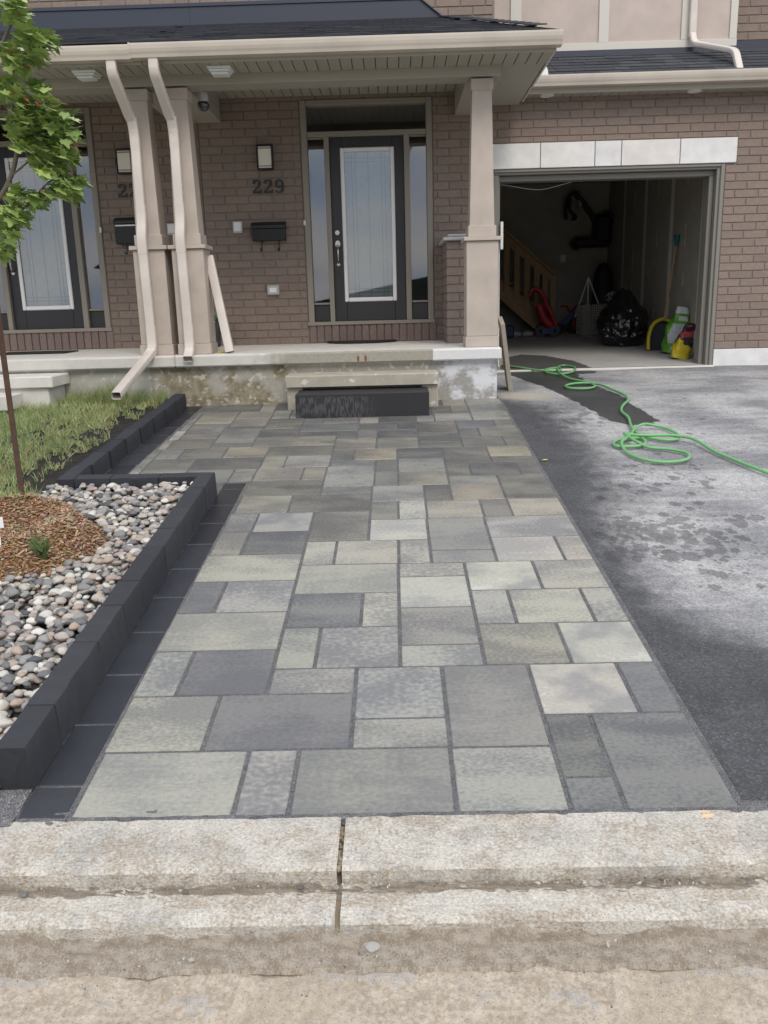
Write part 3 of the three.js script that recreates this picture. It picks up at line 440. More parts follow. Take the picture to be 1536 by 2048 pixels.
// charcoal edging wall: front run, cross run, back run
const edging = tilted(thing('edging_wall', 'low charcoal block wall edging the paver walk', 'garden wall', [0, G0, 0]));
{
  const r = rng(44), rough = (g, s) => { const p = g.attributes.position; for (let i = 0; i < p.count; i++) { p.setY(i, p.getY(i)); } return g; };
  const H = .155;
  const block = (x0, z0, x1, z1, h) => {                     // split-faced: the long sides are uneven
    const nz = Math.max(3, Math.round(Math.max(Math.abs(z1 - z0), Math.abs(x1 - x0)) / .035)), alongZ = Math.abs(z1 - z0) > Math.abs(x1 - x0), sd = r() * 50, g = [];
    const side = (s, t, y) => .011 * (fbm(t * 9 + sd, y * 12 + s * 30 + sd, 3) - .5);
    const ring = t => { const a = alongZ ? lerp(z0, z1, t) : lerp(x0, x1, t), out = []; for (const [s, y] of [[-1, -.04], [-1, h * .5], [-1, h - .008], [-.93, h], [.93, h], [1, h - .008], [1, h * .5], [1, -.04]]) { const half = alongZ ? (x1 - x0) / 2 : (z1 - z0) / 2, mid = alongZ ? (x0 + x1) / 2 : (z0 + z1) / 2, o = mid + s * half + Math.sign(s) * side(Math.sign(s), a, y); out.push(alongZ ? [o, y + .003 * (fbm(a * 14 + sd, s * 5 + 9, 3) - .5), a] : [a, y, o]); } return out; };
    const pos = [], uv = [], idx = []; for (let i = 0; i <= nz; i++) ring(i / nz).forEach((p, k) => { pos.push(...p); uv.push((alongZ ? p[2] : p[0]), k * .05 + sd); });
    for (let i = 0; i < nz; i++) for (let k = 0; k < 7; k++) { const a = i * 8 + k, b = a + 8; alongZ ? idx.push(a, b + 1, a + 1, a, b, b + 1) : idx.push(a, a + 1, b + 1, a, b + 1, b); }
    for (const [i, f] of [[0, 1], [nz, -1]]) for (let k = 1; k < 7; k++) { const a = i * 8; idx.push(a, a + k, a + k + 1); }
    const q = new THREE.BufferGeometry(); q.setAttribute('position', new THREE.Float32BufferAttribute(pos, 3)); q.setAttribute('uv', new THREE.Float32BufferAttribute(uv, 2)); q.setIndex(idx); return toCreasedNormals(q, .55);
  };
  const cuts = [-2.345, -2.59, -3.03, -3.354, -3.6, -4.026, -4.277, -4.6, -4.977, -5.29];
  for (let i = 0; i < cuts.length - 1; i++) obj('wall_block', block(-1.252, zl(cuts[i + 1]) + .0025, -1.152, zl(cuts[i]) - .0025, H + .003 * (r() - .5)), M.charcoalRough[Math.floor(r() * 3)], edging, false);
  const cx = [-2.06, -1.83, -1.52, -1.252 + .0]; for (let i = 0; i < 3; i++) obj('wall_block', block(cx[i] + .0025, zl(-5.395), cx[i + 1] - .0025, zl(-5.295), .125 + .003 * (r() - .5)), M.charcoalRough[Math.floor(r() * 3)], edging, false);
  for (let i = 0, z = -5.295; i < 8; i++, z -= .343) { const e = lerp(-2.065, -1.965, -(z + 5.3) / 2.7); obj('wall_block', block(e - .105, zl(z - .343) + .0025, e, zl(z) - .0025, .125 + .003 * (r() - .5)), M.charcoalRough[Math.floor(r() * 3)], edging, false); }
}

// ---------------------------------------------------------------- garden: soil, lawn, stones, mulch, tree
const MULCH = [-2.2, -4.24, .66, .53];                       // centre x, z, radii
const mulchH = (x, z) => { const d = Math.hypot((x - MULCH[0]) / MULCH[2], (z - MULCH[1]) / MULCH[3]); const rim = .10 * Math.exp(-(((d - .68) / .2) ** 2)), in0 = .06 * (1 - sstep(.8, 1.02, d)); return d > 1.08 ? 0 : (rim + in0) * (.75 + .6 * fbm(x * 6, z * 6 + 40, 3)); };
const bedTop = z => G0 - SLOPE * z + .075;
// dark topsoil strip along the back run of the wall, and under the lawn
const soilMap = tex(512, 512, (u, v) => { const n = fbm(u * 24, v * 24, 5, 24, 24), k = .01 + .035 * n * n; return [k * 1.1, k, k * .9]; }, 2, 2);
const soil = structure('topsoil', 'freshly turned black topsoil between the lawn and the edging wall');
obj('soil', sheet(60, 90, (u, v) => { const z = lerp(-4.85, -8.04, v), e = lerp(-2.16, -2.075, (z + 5.3) / -2.7), x = lerp(-3.1, e, u); return [x, G0 - SLOPE * z + .075 + .05 * (fbm(x * 9, z * 9 + 30, 4) - .5) * sstep(1, .9, u) + .02 * sstep(.6, .2, u), z]; }, (u, v) => [u, v * 3.2]), std({ map: soilMap, roughness: 1, bumpMap: again(soilMap, 4, 4), bumpScale: .02 }), soil);
const lawn = structure('lawn', 'rough green lawn beside the porch');
const lawnEdge = (z) => lerp(-2.58, -2.38, (z + 5) / -3) + .34 * (fbm(z * 2.6 + 9, 3, 4) - .5);
const lawnY = (x, z) => G0 - SLOPE * Math.max(z, -8.3) + .1 + .03 * (fbm(x * 5, z * 5 + 60, 3) - .5);
obj('turf', sheet(50, 70, (u, v) => { const z = lerp(-2.2, -8.06, v), x = lerp(-7, z > -4.95 ? -2.4 : lawnEdge(z) + .1, u ** .5); return [x, lawnY(x, z) - .012 - .05 * sstep(.93, 1, u), z]; }, (u, v) => [u * 5, v * 6]), std({ map: tex(256, 256, (u, v) => { const n = fbm(u * 12, v * 12, 4, 12, 12); return mix3([.07, .09, .035], [.17, .19, .08], n); }), roughness: 1 }), lawn);
{
  const blade = new THREE.BufferGeometry();
  blade.setAttribute('position', new THREE.Float32BufferAttribute([-.5, 0, 0, .5, 0, 0, -.36, .55, .12, .36, .55, .12, 0, 1, .42], 3)); blade.setIndex([0, 1, 3, 0, 3, 2, 2, 3, 4]); blade.computeVertexNormals();
  const gm = new THREE.MeshPhysicalMaterial({ color: 0xffffff, roughness: .75, side: THREE.DoubleSide, transmission: .25, thickness: 0 });
  const r = rng(3), list = [], col = [], mt = new THREE.Matrix4(), q = new THREE.Quaternion(), e = new THREE.Euler();
  const put = (x, y, z, h, w, lean, c) => { e.set((r() - .5) * lean, r() * 6.283, (r() - .5) * lean); list.push(mt.compose(new THREE.Vector3(x, y, z), q.setFromEuler(e), new THREE.Vector3(w, h, h)).clone()); col.push(c); };
  const green = () => { const t = r(), d = fbm(r() * 50, 3, 2); return t < .16 ? [.5, .46, .26] : mix3([.2, .29, .09], [.46, .54, .24], r()).map(k => k * (.8 + .5 * d)); };
  for (let i = 0; i < 7000; i++) {                                // clumps of blades that lean together
    const z = -5.0 - 3.05 * r(), x = -4.6 + 2.5 * r(), out = x - lawnEdge(z); if (out > .25 || x > lerp(-2.2, -2.1, (z + 5.3) / -2.7)) continue;
    const patch = fbm(x * 3, z * 3 + 20, 4), near = sstep(-.55, .12, out); if (r() < near * .72 + 1.6 * (patch - .5) * near) continue;
    const dry = near > .3 && r() < .4, tall = (.04 + .055 * r()) * (1 + .5 * (fbm(x * 6, z * 6 + 5, 3) - .5)) * (near > .5 ? .8 : 1), hue = green(), n = 4 + Math.floor(r() * 4), lx = (r() - .5) * 1.1, lz = (r() - .5) * 1.1;
    for (let k = 0; k < n; k++) { const bx = x + (r() - .5) * .035, bz = z + (r() - .5) * .035; e.set(lx + (r() - .5) * .8, r() * 6.283, lz + (r() - .5) * .8); list.push(mt.compose(new THREE.Vector3(bx, lawnY(bx, bz) - .012, bz), q.setFromEuler(e), new THREE.Vector3(.0042 + .003 * r(), tall * (.6 + .7 * r()), tall)).clone()); const c = mix3(hue, green(), .5); col.push(dry ? mix3(c, [.42, .37, .18], .75) : r() < .06 ? [.42, .4, .22] : c); }
  }
  for (let i = 0; i < 2600; i++) { const z = -4.5 - .6 * r(), x = -3.0 + .85 * r(); if (x > -2.2 || mulchH(x, z) > .01) continue; put(x, lawnY(x, z) - .02, z, .05 + .05 * r(), .005, .8, green().map(k => k * 1.05)); }
  for (let i = 0; i < 2600; i++) { const t = r(), x = -3.15 + 1.05 * r(), z = -7.7 - .34 * r(); const tuft = fbm(x * 6, 11, 3) + .25 * Math.exp(-(((x + 2.68) / .1) ** 2)); if (tuft < .46 || x > -2.13) continue; put(x, lawnY(x, z) - .02, z, .07 + .34 * r() * (tuft - .25), .003, .8, r() < .5 ? [.3, .32, .14] : [.2, .28, .09]); }
  const im = new THREE.InstancedMesh(blade, gm, list.length); im.name = 'grass'; list.forEach((m, i) => { im.setMatrixAt(i, m); im.setColorAt(i, new THREE.Color().setRGB(...col[i])); });
  im.castShadow = im.receiveShadow = true; im.userData = { label: 'blades of rough green grass beside the porch', kind: 'stuff' }; scene.add(im);
}
// river stones
{
  const bed = structure('river_stone_bed', 'bed of rounded grey and tan river stones inside the edging wall');
  obj('bed_soil', sheet(8, 30, (u, v) => { const z = lerp(-2.2, -5.29, v), x = lerp(-2.6, -1.25, u); return [x, bedTop(z) - .03 - .06 * sstep(.08, 0, v), z]; }), std({ color: lin(.05, .045, .04), roughness: 1 }), bed);
  const r = rng(71), variants = [];
  for (let k = 0; k < 7; k++) { const g = mergeVertices(new THREE.IcosahedronGeometry(1, 3).deleteAttribute('uv').deleteAttribute('normal'), 1e-4); const p = g.attributes.position, s = r() * 90; for (let i = 0; i < p.count; i++) { const x = p.getX(i), y = p.getY(i), z = p.getZ(i), n = 1 + .34 * (fbm(x * 1.1 + s + 9, y * 1.1 + z * .7 + s + 9, 2) - .5) + .05 * (fbm(x * 4 + s, y * 4 + z * 3 + s, 2) - .5); const q = Math.abs(x) + Math.abs(y) + Math.abs(z), f = lerp(1, 1.25 / (.35 + .55 * q), .35); p.setXYZ(i, x * n * f, y * n * f, z * n * f); } g.computeVertexNormals(); variants.push(g); }
  const tones = [[.52, .48, .42], [.33, .325, .315], [.46, .37, .30], [.62, .595, .55], [.17, .17, .18], [.26, .255, .25], [.50, .45, .40], [.095, .1, .11], [.74, .72, .67], [.40, .33, .30], [.38, .20, .14], [.52, .36, .17]];
  const wts = [.13, .14, .11, .11, .09, .11, .11, .06, .06, .08, .035, .015];
  const speck = tex(256, 256, (u, v) => { const n = fbm(u * 14, v * 14, 4, 14, 14), m = fbm(u * 50, v * 50, 2, 50, 50), s = .78 + .3 * (n - .5) + .22 * (m - .5); return [s, s, s]; });
  const mats = tones.map(t => std({ color: lin(...t.map(k => k * 1.02)), roughness: .62, bumpMap: speck, bumpScale: .002 }));
  for (const g of variants) { const p = g.attributes.position, uv = new Float32Array(p.count * 2); for (let i = 0; i < p.count; i++) { uv[i * 2] = p.getX(i) * .5 + .5; uv[i * 2 + 1] = p.getY(i) * .35 + p.getZ(i) * .4; } g.setAttribute('uv', new THREE.BufferAttribute(uv, 2)); }
  for (const m of mats) m.map = speck;
  const pick = () => { let t = r(); for (let i = 0; i < wts.length; i++) if ((t -= wts[i]) < 0) return i; return 1; };
  const all = [];
  for (const layer of [0, 1]) for (let z = -2.235; z > -5.27; z -= layer ? .036 : .042) for (let x = -2.62; x < -1.24; x += layer ? .038 : .046) {
    const px = x + (r() - .5) * .034, pz = z + (r() - .5) * .034; const s = .0125 + .0155 * r() ** 1.5; if (px > -1.248 - s || pz < -5.285 + s || pz > -2.225) continue; if (layer && r() < .3) continue;
    if (mulchH(px, pz) > .035 || (Math.hypot((px - MULCH[0]) / MULCH[2], (pz - MULCH[1]) / MULCH[3]) < 1.0)) continue; if (px < -2.2 && pz < -4.86 && px < -2.25 + .1 * r()) continue;
    const low = sstep(-2.33, -2.21, pz) * .05;
    all.push([px, bedTop(pz) + (layer ? .010 + .014 * r() : -.012) - low, pz, s * (1.0 + .35 * r()), s * (.55 + .25 * r()), s * (.8 + .3 * r()), r() * 6.28, (r() - .5) * .9, pick(), Math.floor(r() * 7), layer]);
  }
  const score = a => a[10] && a[0] > -.69 * -a[2] * .72 - .0 ? a[3] / -a[2] : 0;
  const seen = all.filter(a => { const v = new THREE.Vector3(a[0], a[1], a[2]).project(camera); return v.x > -1 && a[10]; }).sort((a, b) => b[3] / -b[2] - a[3] / -a[2]).slice(0, 300), chosen = new Set(seen);
  const m4 = new THREE.Matrix4(), q = new THREE.Quaternion(), ee = new THREE.Euler();
  for (const a of seen) { const m = new THREE.Mesh(variants[a[9]], mats[a[8]]); m.name = 'river_stone'; m.position.set(a[0], a[1], a[2]); m.scale.set(a[3], a[4], a[5]); m.rotation.set(a[7], a[6], 0, 'YXZ'); m.castShadow = m.receiveShadow = true; bed.add(m); }
  const im = variants.slice(0, 1).map(() => new THREE.InstancedMesh(variants[0], std({ color: 0xffffff, roughness: .62, map: speck, bumpMap: speck, bumpScale: .002 }), all.length - seen.length))[0]; let n = 0;
  for (const a of all) if (!chosen.has(a)) { ee.set(a[7], a[6], 0, 'YXZ'); im.setMatrixAt(n, m4.compose(new THREE.Vector3(a[0], a[1], a[2]), q.setFromEuler(ee), new THREE.Vector3(a[3], a[4], a[5]))); im.setColorAt(n++, new THREE.Color().setRGB(...tones[a[8]].map(k => k * 1.02))); }
  im.name = 'river_stones'; im.userData.kind = 'stuff'; im.castShadow = im.receiveShadow = true; bed.add(im);
}
// mulch ring round the tree
{
  const t = thing('mulch_mound', 'ring of shredded brown bark mulch round the young tree', 'mulch', [MULCH[0], bedTop(MULCH[1]), MULCH[1]]);
  const mm = std({ map: tex(512, 512, (u, v) => { const n = fbm(u * 30, v * 60, 4, 30, 60); return mix3([.07, .035, .018], [.30, .17, .085], sstep(.35, .7, n)); }, 2, 2), roughness: 1 });
  obj('mound', sheet(70, 24, (u, v) => { const a = u * Math.PI * 2, d = v * 1.04, x = MULCH[0] + MULCH[2] * d * Math.cos(a), z = MULCH[1] + MULCH[3] * d * Math.sin(a); return [x, bedTop(z) - .03 + mulchH(x, z), z]; }, (u, v) => [u * 3, v * .7]), mm, t);
  const r = rng(8), chip = cbox(-.5, -.5, -.5, .5, .5, .5, .05), n = 9000, im = new THREE.InstancedMesh(chip, std({ color: 0xffffff, roughness: .95 }), n), m4 = new THREE.Matrix4(), q = new THREE.Quaternion(), e = new THREE.Euler();
  for (let i = 0; i < n; i++) { const a = r() * 6.2832, d = Math.sqrt(r()) * 1.03, x = MULCH[0] + MULCH[2] * d * Math.cos(a), z = MULCH[1] + MULCH[3] * d * Math.sin(a), y = bedTop(z) - .026 + mulchH(x, z) + .012 * r(); e.set((r() - .5) * 1.1, r() * 6.28, (r() - .5) * .9); const L = .010 + .03 * r() ** 2;
    im.setMatrixAt(i, m4.compose(new THREE.Vector3(x - MULCH[0], y - t.position.y, z - MULCH[1]), q.setFromEuler(e), new THREE.Vector3(L, .0025 + .003 * r(), .003 + .007 * r()))); const k = r(); im.setColorAt(i, new THREE.Color().setRGB(...(k < .34 ? [.42, .29, .18] : k < .65 ? [.27, .17, .10] : k < .84 ? [.16, .095, .058] : [.44, .35, .26]).map(v => v * (.75 + .45 * r())))); }
  im.name = 'bark_chips'; im.userData.kind = 'stuff'; im.castShadow = im.receiveShadow = true; t.add(im);
}
const leafGreen = () => new THREE.MeshPhysicalMaterial({ vertexColors: true, roughness: .55, side: THREE.DoubleSide, transmission: .3, thickness: 0 });
{ // weed in the mulch
  const p = onGround(80, 1088, .2), r = rng(91), g = []; p.y = bedTop(p.z) + mulchH(p.x, p.z) + .01; for (let i = 0; i < 70; i++) { const a = r() * 6.28, h = .06 + .07 * r(), b = new THREE.BufferGeometry(), o = .035 * r(); b.setAttribute('position', new THREE.Float32BufferAttribute([-.004, 0, 0, .004, 0, 0, 0, h * .6, .02 + .02 * r(), .0005, h, .05 + .03 * r()], 3)); b.setIndex([0, 1, 2, 2, 1, 3]); b.rotateY(a); b.translate(p.x + o * Math.cos(a), p.y - .03, p.z + o * Math.sin(a)); b.computeVertexNormals(); g.push(tint(b, mix3([.08, .14, .04], [.2, .27, .1], r())).toNonIndexed()); }
  single('weed', 'small green weed tuft growing in the bark mulch', 'weed', g, leafGreen(), [p.x, p.y - .03, p.z]);
}
{ // white plant tag
  const p = onZ(4, 1046, -3.93); single('plant_tag', 'white plastic plant tag stuck in the bark mulch', 'tag', [cbox(p.x - .05, p.y - .025, -3.932, p.x + .006, p.y + .03, -3.929, .001), cbox(p.x - .03, p.y - .16, -3.931, p.x - .018, p.y - .02, -3.930, .0005)], M.white, [p.x, p.y - .16, -3.93]);
}
{ // rusty T-bar stake
  const b = onGround(45, 1002, .09), tt = onZ(-14, 560, b.z); const t = thing('tree_stake', 'rusty brown steel T-bar stake beside the mulch', 'stake', [b.x, b.y - .1, b.z]);
  const rust = std({ map: tex(128, 512, (u, v) => mix3([.045, .026, .02], [.13, .075, .052], fbm(u * 6, v * 24, 5)), 1, 1), roughness: .85 });
  obj('flange', beam([b.x, b.y - .1, b.z], [tt.x, tt.y, tt.z], .032, .005), rust, t); obj('web', beam([b.x + .004, b.y - .1, b.z - .016], [tt.x + .004, tt.y, tt.z - .016], .005, .03), rust, t);
}
{ // young maple: trunk beside the frame, crown reaching into it
  const base = [-2.34, bedTop(-4.35), -4.35], t = thing('maple_tree', 'young maple tree with red-tipped new leaves beside the lawn', 'tree', base);
  const bark = std({ map: tex(128, 512, (u, v) => mix3([.07, .055, .045], [.2, .17, .145], fbm(u * 10, v * 40, 4)), 4, 1), roughness: .95 });
  obj('trunk', tube([base, [-2.36, 1.2, -4.36], [-2.33, 1.9, -4.37], [-2.36, 2.6, -4.4], [-2.3, 3.4, -4.42], [-2.34, 4.0, -4.4]], .026, 10, 50), bark, t);
  const Z = -4.55, P = (x, y, dz = 0) => onZ(x, y, Z + dz).toArray();
  const limb = (pts, r) => obj('branch', tube(pts, r, 7, 30), bark, t);
  limb([[-2.34, 1.85, -4.37], P(-25, 430), P(2, 392), P(22, 352), P(32, 315), P(36, 280)], .0115);
  limb([P(22, 352), P(60, 320, .05), P(100, 285, .1)], .005); limb([P(2, 392), P(30, 428), P(60, 404), P(105, 360), P(140, 362)], .004);
  limb([[-2.35, 1.75, -4.36], P(-40, 470), P(5, 440), P(35, 424), P(60, 408)], .006); limb([P(36, 280), P(60, 240), P(115, 232)], .006); limb([P(36, 280), P(25, 220), P(30, 130), P(70, 90)], .007); limb([[-2.34, 2.5, -4.4], P(-60, 230), P(-10, 120), P(25, 40)], .008);
  const outline = []; { const h = [[0, 0], [.10, .02], [.36, -.10], [.30, .10], [.52, .22], [.40, .34], [.50, .52], [.24, .48], [.17, .62], [.13, .80], [0, 1.0]]; for (const p of h) outline.push(p); for (let i = h.length - 2; i > 0; i--) outline.push([-h[i][0], h[i][1]]); }
  const tris = THREE.ShapeUtils.triangulateShape(outline.map(p => new THREE.Vector2(...p)), []);
  const r = rng(55), pos = [], col = [], nrm = new THREE.Vector3();
  const leaf = (c, s, color) => {
    const out = new THREE.Vector3(c.x - (-2.34), 0, c.z + 4.38).normalize(); const az = Math.atan2(out.x, out.z) + (r() - .5) * 2.6, m = new THREE.Matrix4().makeRotationFromEuler(new THREE.Euler(2.0 + (r() - .5) * 1.3, az, (r() - .5) * .9, 'YXZ'));
    const v = outline.map(([x, y]) => new THREE.Vector3(x * s, y * s, -.28 * Math.abs(x) * s - .16 * y * y * s).applyMatrix4(m).add(c)); for (const tr of tris) for (const k of tr) { pos.push(v[k].x, v[k].y, v[k].z); col.push(...color); }
  };
  const blobs = [[15, 8, 22], [28, 38, 20], [51, 78, 20], [86, 84, 14], [15, 115, 24], [33, 130, 18], [70, 108, 16], [10, 178, 22], [74, 184, 12], [38, 214, 20], [89, 223, 20], [122, 238, 16], [25, 245, 22], [63, 254, 24], [105, 262, 22], [132, 272, 14], [38, 286, 20], [76, 300, 24], [116, 302, 22], [140, 316, 10], [84, 330, 22], [112, 342, 14], [122, 370, 14], [148, 370, 12], [102, 388, 15], [136, 388, 12], [58, 398, 14], [78, 404, 13], [25, 396, 14], [15, 437, 20], [38, 440, 14], [12, 470, 16], [5, 500, 18]];
  const reds = [[70, 77], [20, 107], [50, 134], [36, 23], [22, 190], [50, 196], [76, 206], [103, 215], [121, 227], [146, 289], [90, 310], [138, 372], [82, 380]];
  const gcol = () => mix3([.12, .2, .045], [.40, .52, .15], r());
  for (const [x, y, s] of blobs) { const n = Math.round(s * 2.4); for (let i = 0; i < n; i++) { const a = r() * 6.28, d = Math.sqrt(r()) * s * 1.05; leaf(onZ(x + Math.cos(a) * d, y + Math.sin(a) * d - 6, Z + (r() - .5) * .5), .05 + .036 * r(), gcol()); } }
  for (const [x, y] of reds) for (let i = 0; i < 3; i++) leaf(onZ(x + (r() - .5) * 9, y + (r() - .5) * 7, Z + .2), .022 + .012 * r(), mix3([.4, .1, .07], [.5, .25, .1], r()));
  for (let i = 0; i < 1500; i++) { const c = new THREE.Vector3(-2.95 + (r() + r() - 1) * .75, 2.85 + (r() + r() - 1) * 1.25, -4.45 + (r() + r() - 1) * .8); const v = c.clone().project(camera); if (v.x > -1.02) continue; leaf(c, .05 + .035 * r(), gcol()); }
  const g = new THREE.BufferGeometry(); g.setAttribute('position', new THREE.Float32BufferAttribute(pos, 3)); g.setAttribute('color', new THREE.Float32BufferAttribute(col, 3)); g.computeVertexNormals();
  obj('crown', g, leafGreen(), t);
}

// ---------------------------------------------------------------- the two townhouse units
const unit = thing('townhouse', 'brown brick townhouse unit numbered 229 with open garage', 'house', [0, .6, ZW]);
const nbr = thing('townhouse', 'brown brick townhouse unit next door, behind the maple leaves', 'house', [-3.6, .6, ZW]);
const SPLIT = -2.045, FLOOR = 1.167, ROW = .0848, PITCH = .257, BY0 = .99;
// mortar walls with openings (boxes round them), 0.2 m thick, brick faces stand 8 mm proud
const wallPart = (o, r, z0 = ZW - .2, z1 = ZW - .009) => obj('wall', r.map(([x0, y0, x1, y1]) => cbox(x0, y0, z0, x1, y1, z1, .001)), M.mortar, o);
const DOOR = { x0: -.949, x1: .456, y0: 1.38, y1: 3.70 }, NDOOR = { x0: -4.6, x1: -3.19, y0: 1.38, y1: 3.70 }, GAR = { x0: 1.12, x1: 3.606, y0: .7, y1: 2.955 };
const wallU = wallPart(unit, [[SPLIT, .6, DOOR.x0, 6.2], [DOOR.x0, DOOR.y1, DOOR.x1, 6.2], [DOOR.x0, .6, DOOR.x1, DOOR.y0], [DOOR.x1, .6, GAR.x0, 4.6], [DOOR.x1, 4.6, 1.1, 6.2], [GAR.x0, GAR.y1, GAR.x1, 3.76], [GAR.x1, .6, 6.2, 3.76]]);
const wallN = wallPart(nbr, [[NDOOR.x1, .6, SPLIT - .004, 6.2], [NDOOR.x0, NDOOR.y1, NDOOR.x1, 6.2], [NDOOR.x0, .6, NDOOR.x1, NDOOR.y0], [-8, .6, NDOOR.x0, 6.2]]);
{
  const r = rng(17), W0 = PITCH - .010, H0 = ROW - .010, full = [0, 1, 2, 3].map(i => cbox(-W0 / 2, 0, -.05, W0 / 2, H0, 0, .0035, i * .37, i * .53)), bits = new Map();
  const geoFor = (w, h) => { if (Math.abs(w - W0) < .003 && Math.abs(h - H0) < .003) return full[Math.floor(r() * 4)]; const k = w.toFixed(2) + h.toFixed(2); if (!bits.has(k)) bits.set(k, cbox(-w / 2, 0, -.05, w / 2, h, 0, .0035, bits.size * .31, bits.size * .17)); return bits.get(k); };
  const run = (x0, x1, y0, y1, holes, z) => { const out = []; for (let k = Math.floor((y0 - BY0) / ROW); BY0 + k * ROW < y1 - .01; k++) { let ya = Math.max(y0, BY0 + k * ROW), yb = Math.min(y1, BY0 + k * ROW + H0); if (yb - ya < .012) continue; const off = ((k % 2) + 2) % 2 ? PITCH / 2 : 0;
    for (let j = Math.floor((x0 - off) / PITCH) - 1; j * PITCH + off < x1; j++) { let spans = [[Math.max(x0, j * PITCH + off), Math.min(x1, j * PITCH + off + W0)]]; for (const [hx0, hy0, hx1, hy1] of holes) { if (yb <= hy0 + .005 || ya >= hy1 - .005) continue; spans = spans.flatMap(([a, b]) => b <= hx0 || a >= hx1 ? [[a, b]] : [[a, Math.min(b, hx0)], [Math.max(a, hx1), b]]); } for (const [a, b] of spans) if (b - a > .02) out.push([(a + b) / 2, ya, z, b - a, yb - ya]); for (const [hx0, hy0, hx1, hy1] of holes) { const a = Math.max(x0, hx0, j * PITCH + off), b = Math.min(x1, hx1, j * PITCH + off + W0); if (b - a < .02) continue; if (hy1 > ya && hy1 < yb - .022) out.push([(a + b) / 2, hy1 + .008, z, b - a, yb - hy1 - .008]); if (hy0 > ya + .022 && hy0 < yb) out.push([(a + b) / 2, ya, z, b - a, hy0 - .006 - ya]); } } } return out; };
  const lay = (o, list, cap, dark) => { const v = new THREE.Vector3(); const seen = list.map(b => { v.set(b[0], b[1], b[2]).project(camera); return [b, Math.abs(v.x) < 1.02 && Math.abs(v.y) < 1.02 ? b[3] * b[4] * (b[1] < 4 ? 1 : .6) * (b[5] || 1) : 0]; }).sort((a, b) => b[1] - a[1]); const org = origin(o), rest = [];
    seen.forEach(([b, s], i) => { const g = geoFor(b[3], b[4]), mats = M.brick; const m = mats[Math.floor(r() * mats.length)]; const dz = (r() - .5) * .003; if (s > 0 && i < cap) { const q = new THREE.Mesh(g, m); q.name = 'brick'; q.position.set(b[0] - org.x, b[1] - org.y, b[2] + dz - org.z); q.castShadow = q.receiveShadow = true; o.add(q); } else rest.push(g.clone().translate(b[0], b[1], b[2] + dz)); });
    if (rest.length) { const q = obj('brickwork', rest, M.brick[0], o); q.userData.kind = 'stuff'; } };
  const hidden = (b) => b;
  const uL = [...run(SPLIT + .004, 1.1, FLOOR, 6.1, [[DOOR.x0 - .012, 0, DOOR.x1 + .012, DOOR.y1 + .006], [SPLIT, 3.77, 1.2, 4.45]], ZW), ...run(1.1, 6.1, .992, 3.66, [[0, 0, GAR.x1 + .006, GAR.y1 + .0], [1.0, 2.95, 3.716, 3.212]], ZW)];
  lay(wallU, uL, 300);
  lay(wallN, run(-4.75, SPLIT - .008, FLOOR, 6.1, [[NDOOR.x0 - .012, 0, NDOOR.x1 + .012, NDOOR.y1 + .006], [-5, 3.77, -2, 4.45]], ZW), 200);
  // soldier courses below the doors
  for (const [o, x0, x1] of [[wallU, DOOR.x0, DOOR.x1 + .03], [wallN, NDOOR.x0 - .1, NDOOR.x1 + .02]]) { const n = Math.round((x1 - x0) / .0848), w = (x1 - x0) / n; const g = cbox(-w / 2 + .005, 0, -.05, w / 2 - .005, .203, 0, .0035); for (let i = 0; i < n; i++) { const q = obj('soldier_brick', g, M.brickRed[Math.floor(r() * 3)], o, false), p = origin(o); q.position.set(x0 + (i + .5) * w - p.x, FLOOR + .003 - p.y, ZW + .012 + .003 * r() - p.z); } }
  // brick pier beside the right column, with a stone cap
  const pier = obj('pier', cbox(.56, FLOOR, ZW + .02, .96, 2.18, -8.97, .002), M.mortar, unit), z = -8.96;
  const po = origin(pier), pb = (x0, x1, y0, y1, z0, z1, d) => { const q = obj('brick', cbox(x0, y0, z0, x1, y1, z1, .0035, r(), r()), M.brick[Math.floor(r() * 5)], pier); };
  for (let k = 0, y = FLOOR; y < 2.17; k++, y += ROW) { const a = k % 2 ? .13 : .25; pb(.553, .553 + a - .005, y, Math.min(y + H0, 2.18), -9.05, z); pb(.553 + a + .005, .967, y, Math.min(y + H0, 2.18), -9.05, z); for (let j = 0, q = -9.055; q > ZW + .06; j++, q -= PITCH) { const f = k % 2 ? q - .12 : q; pb(.553, .64, y, Math.min(y + H0, 2.18), Math.max(f - PITCH + .01, ZW + .03), Math.min(f, -9.056)); } }
  const cap = sheet(1, 1, () => [0, 0, 0]); const cg = cbox(.515, 2.182, ZW + .012, 1.0, 2.215, -8.9, .006); const tp = cbox(.56, 2.215, ZW + .012, .96, 2.245, -8.95, .02); obj('stone_cap', [cg, tp], M.stoneCap, unit);
}
// lintel stones over the garage, and the foundation strip at its corner
[[.93, 1.612, 0], [1.620, 2.195, 0], [2.203, 2.478, 2], [2.486, 3.105, 1], [3.113, 3.713, 2]].forEach(([a, b, m], i) => obj('lintel_stone', cbox(a, 2.957, ZW - .06, b, 3.209, ZW + .018, .004, i, i), M.lintel[m], unit));
obj('foundation', cbox(3.61, .6, ZW - .1, 6.2, .985, ZW + .004, .004), M.lintel[2], unit);

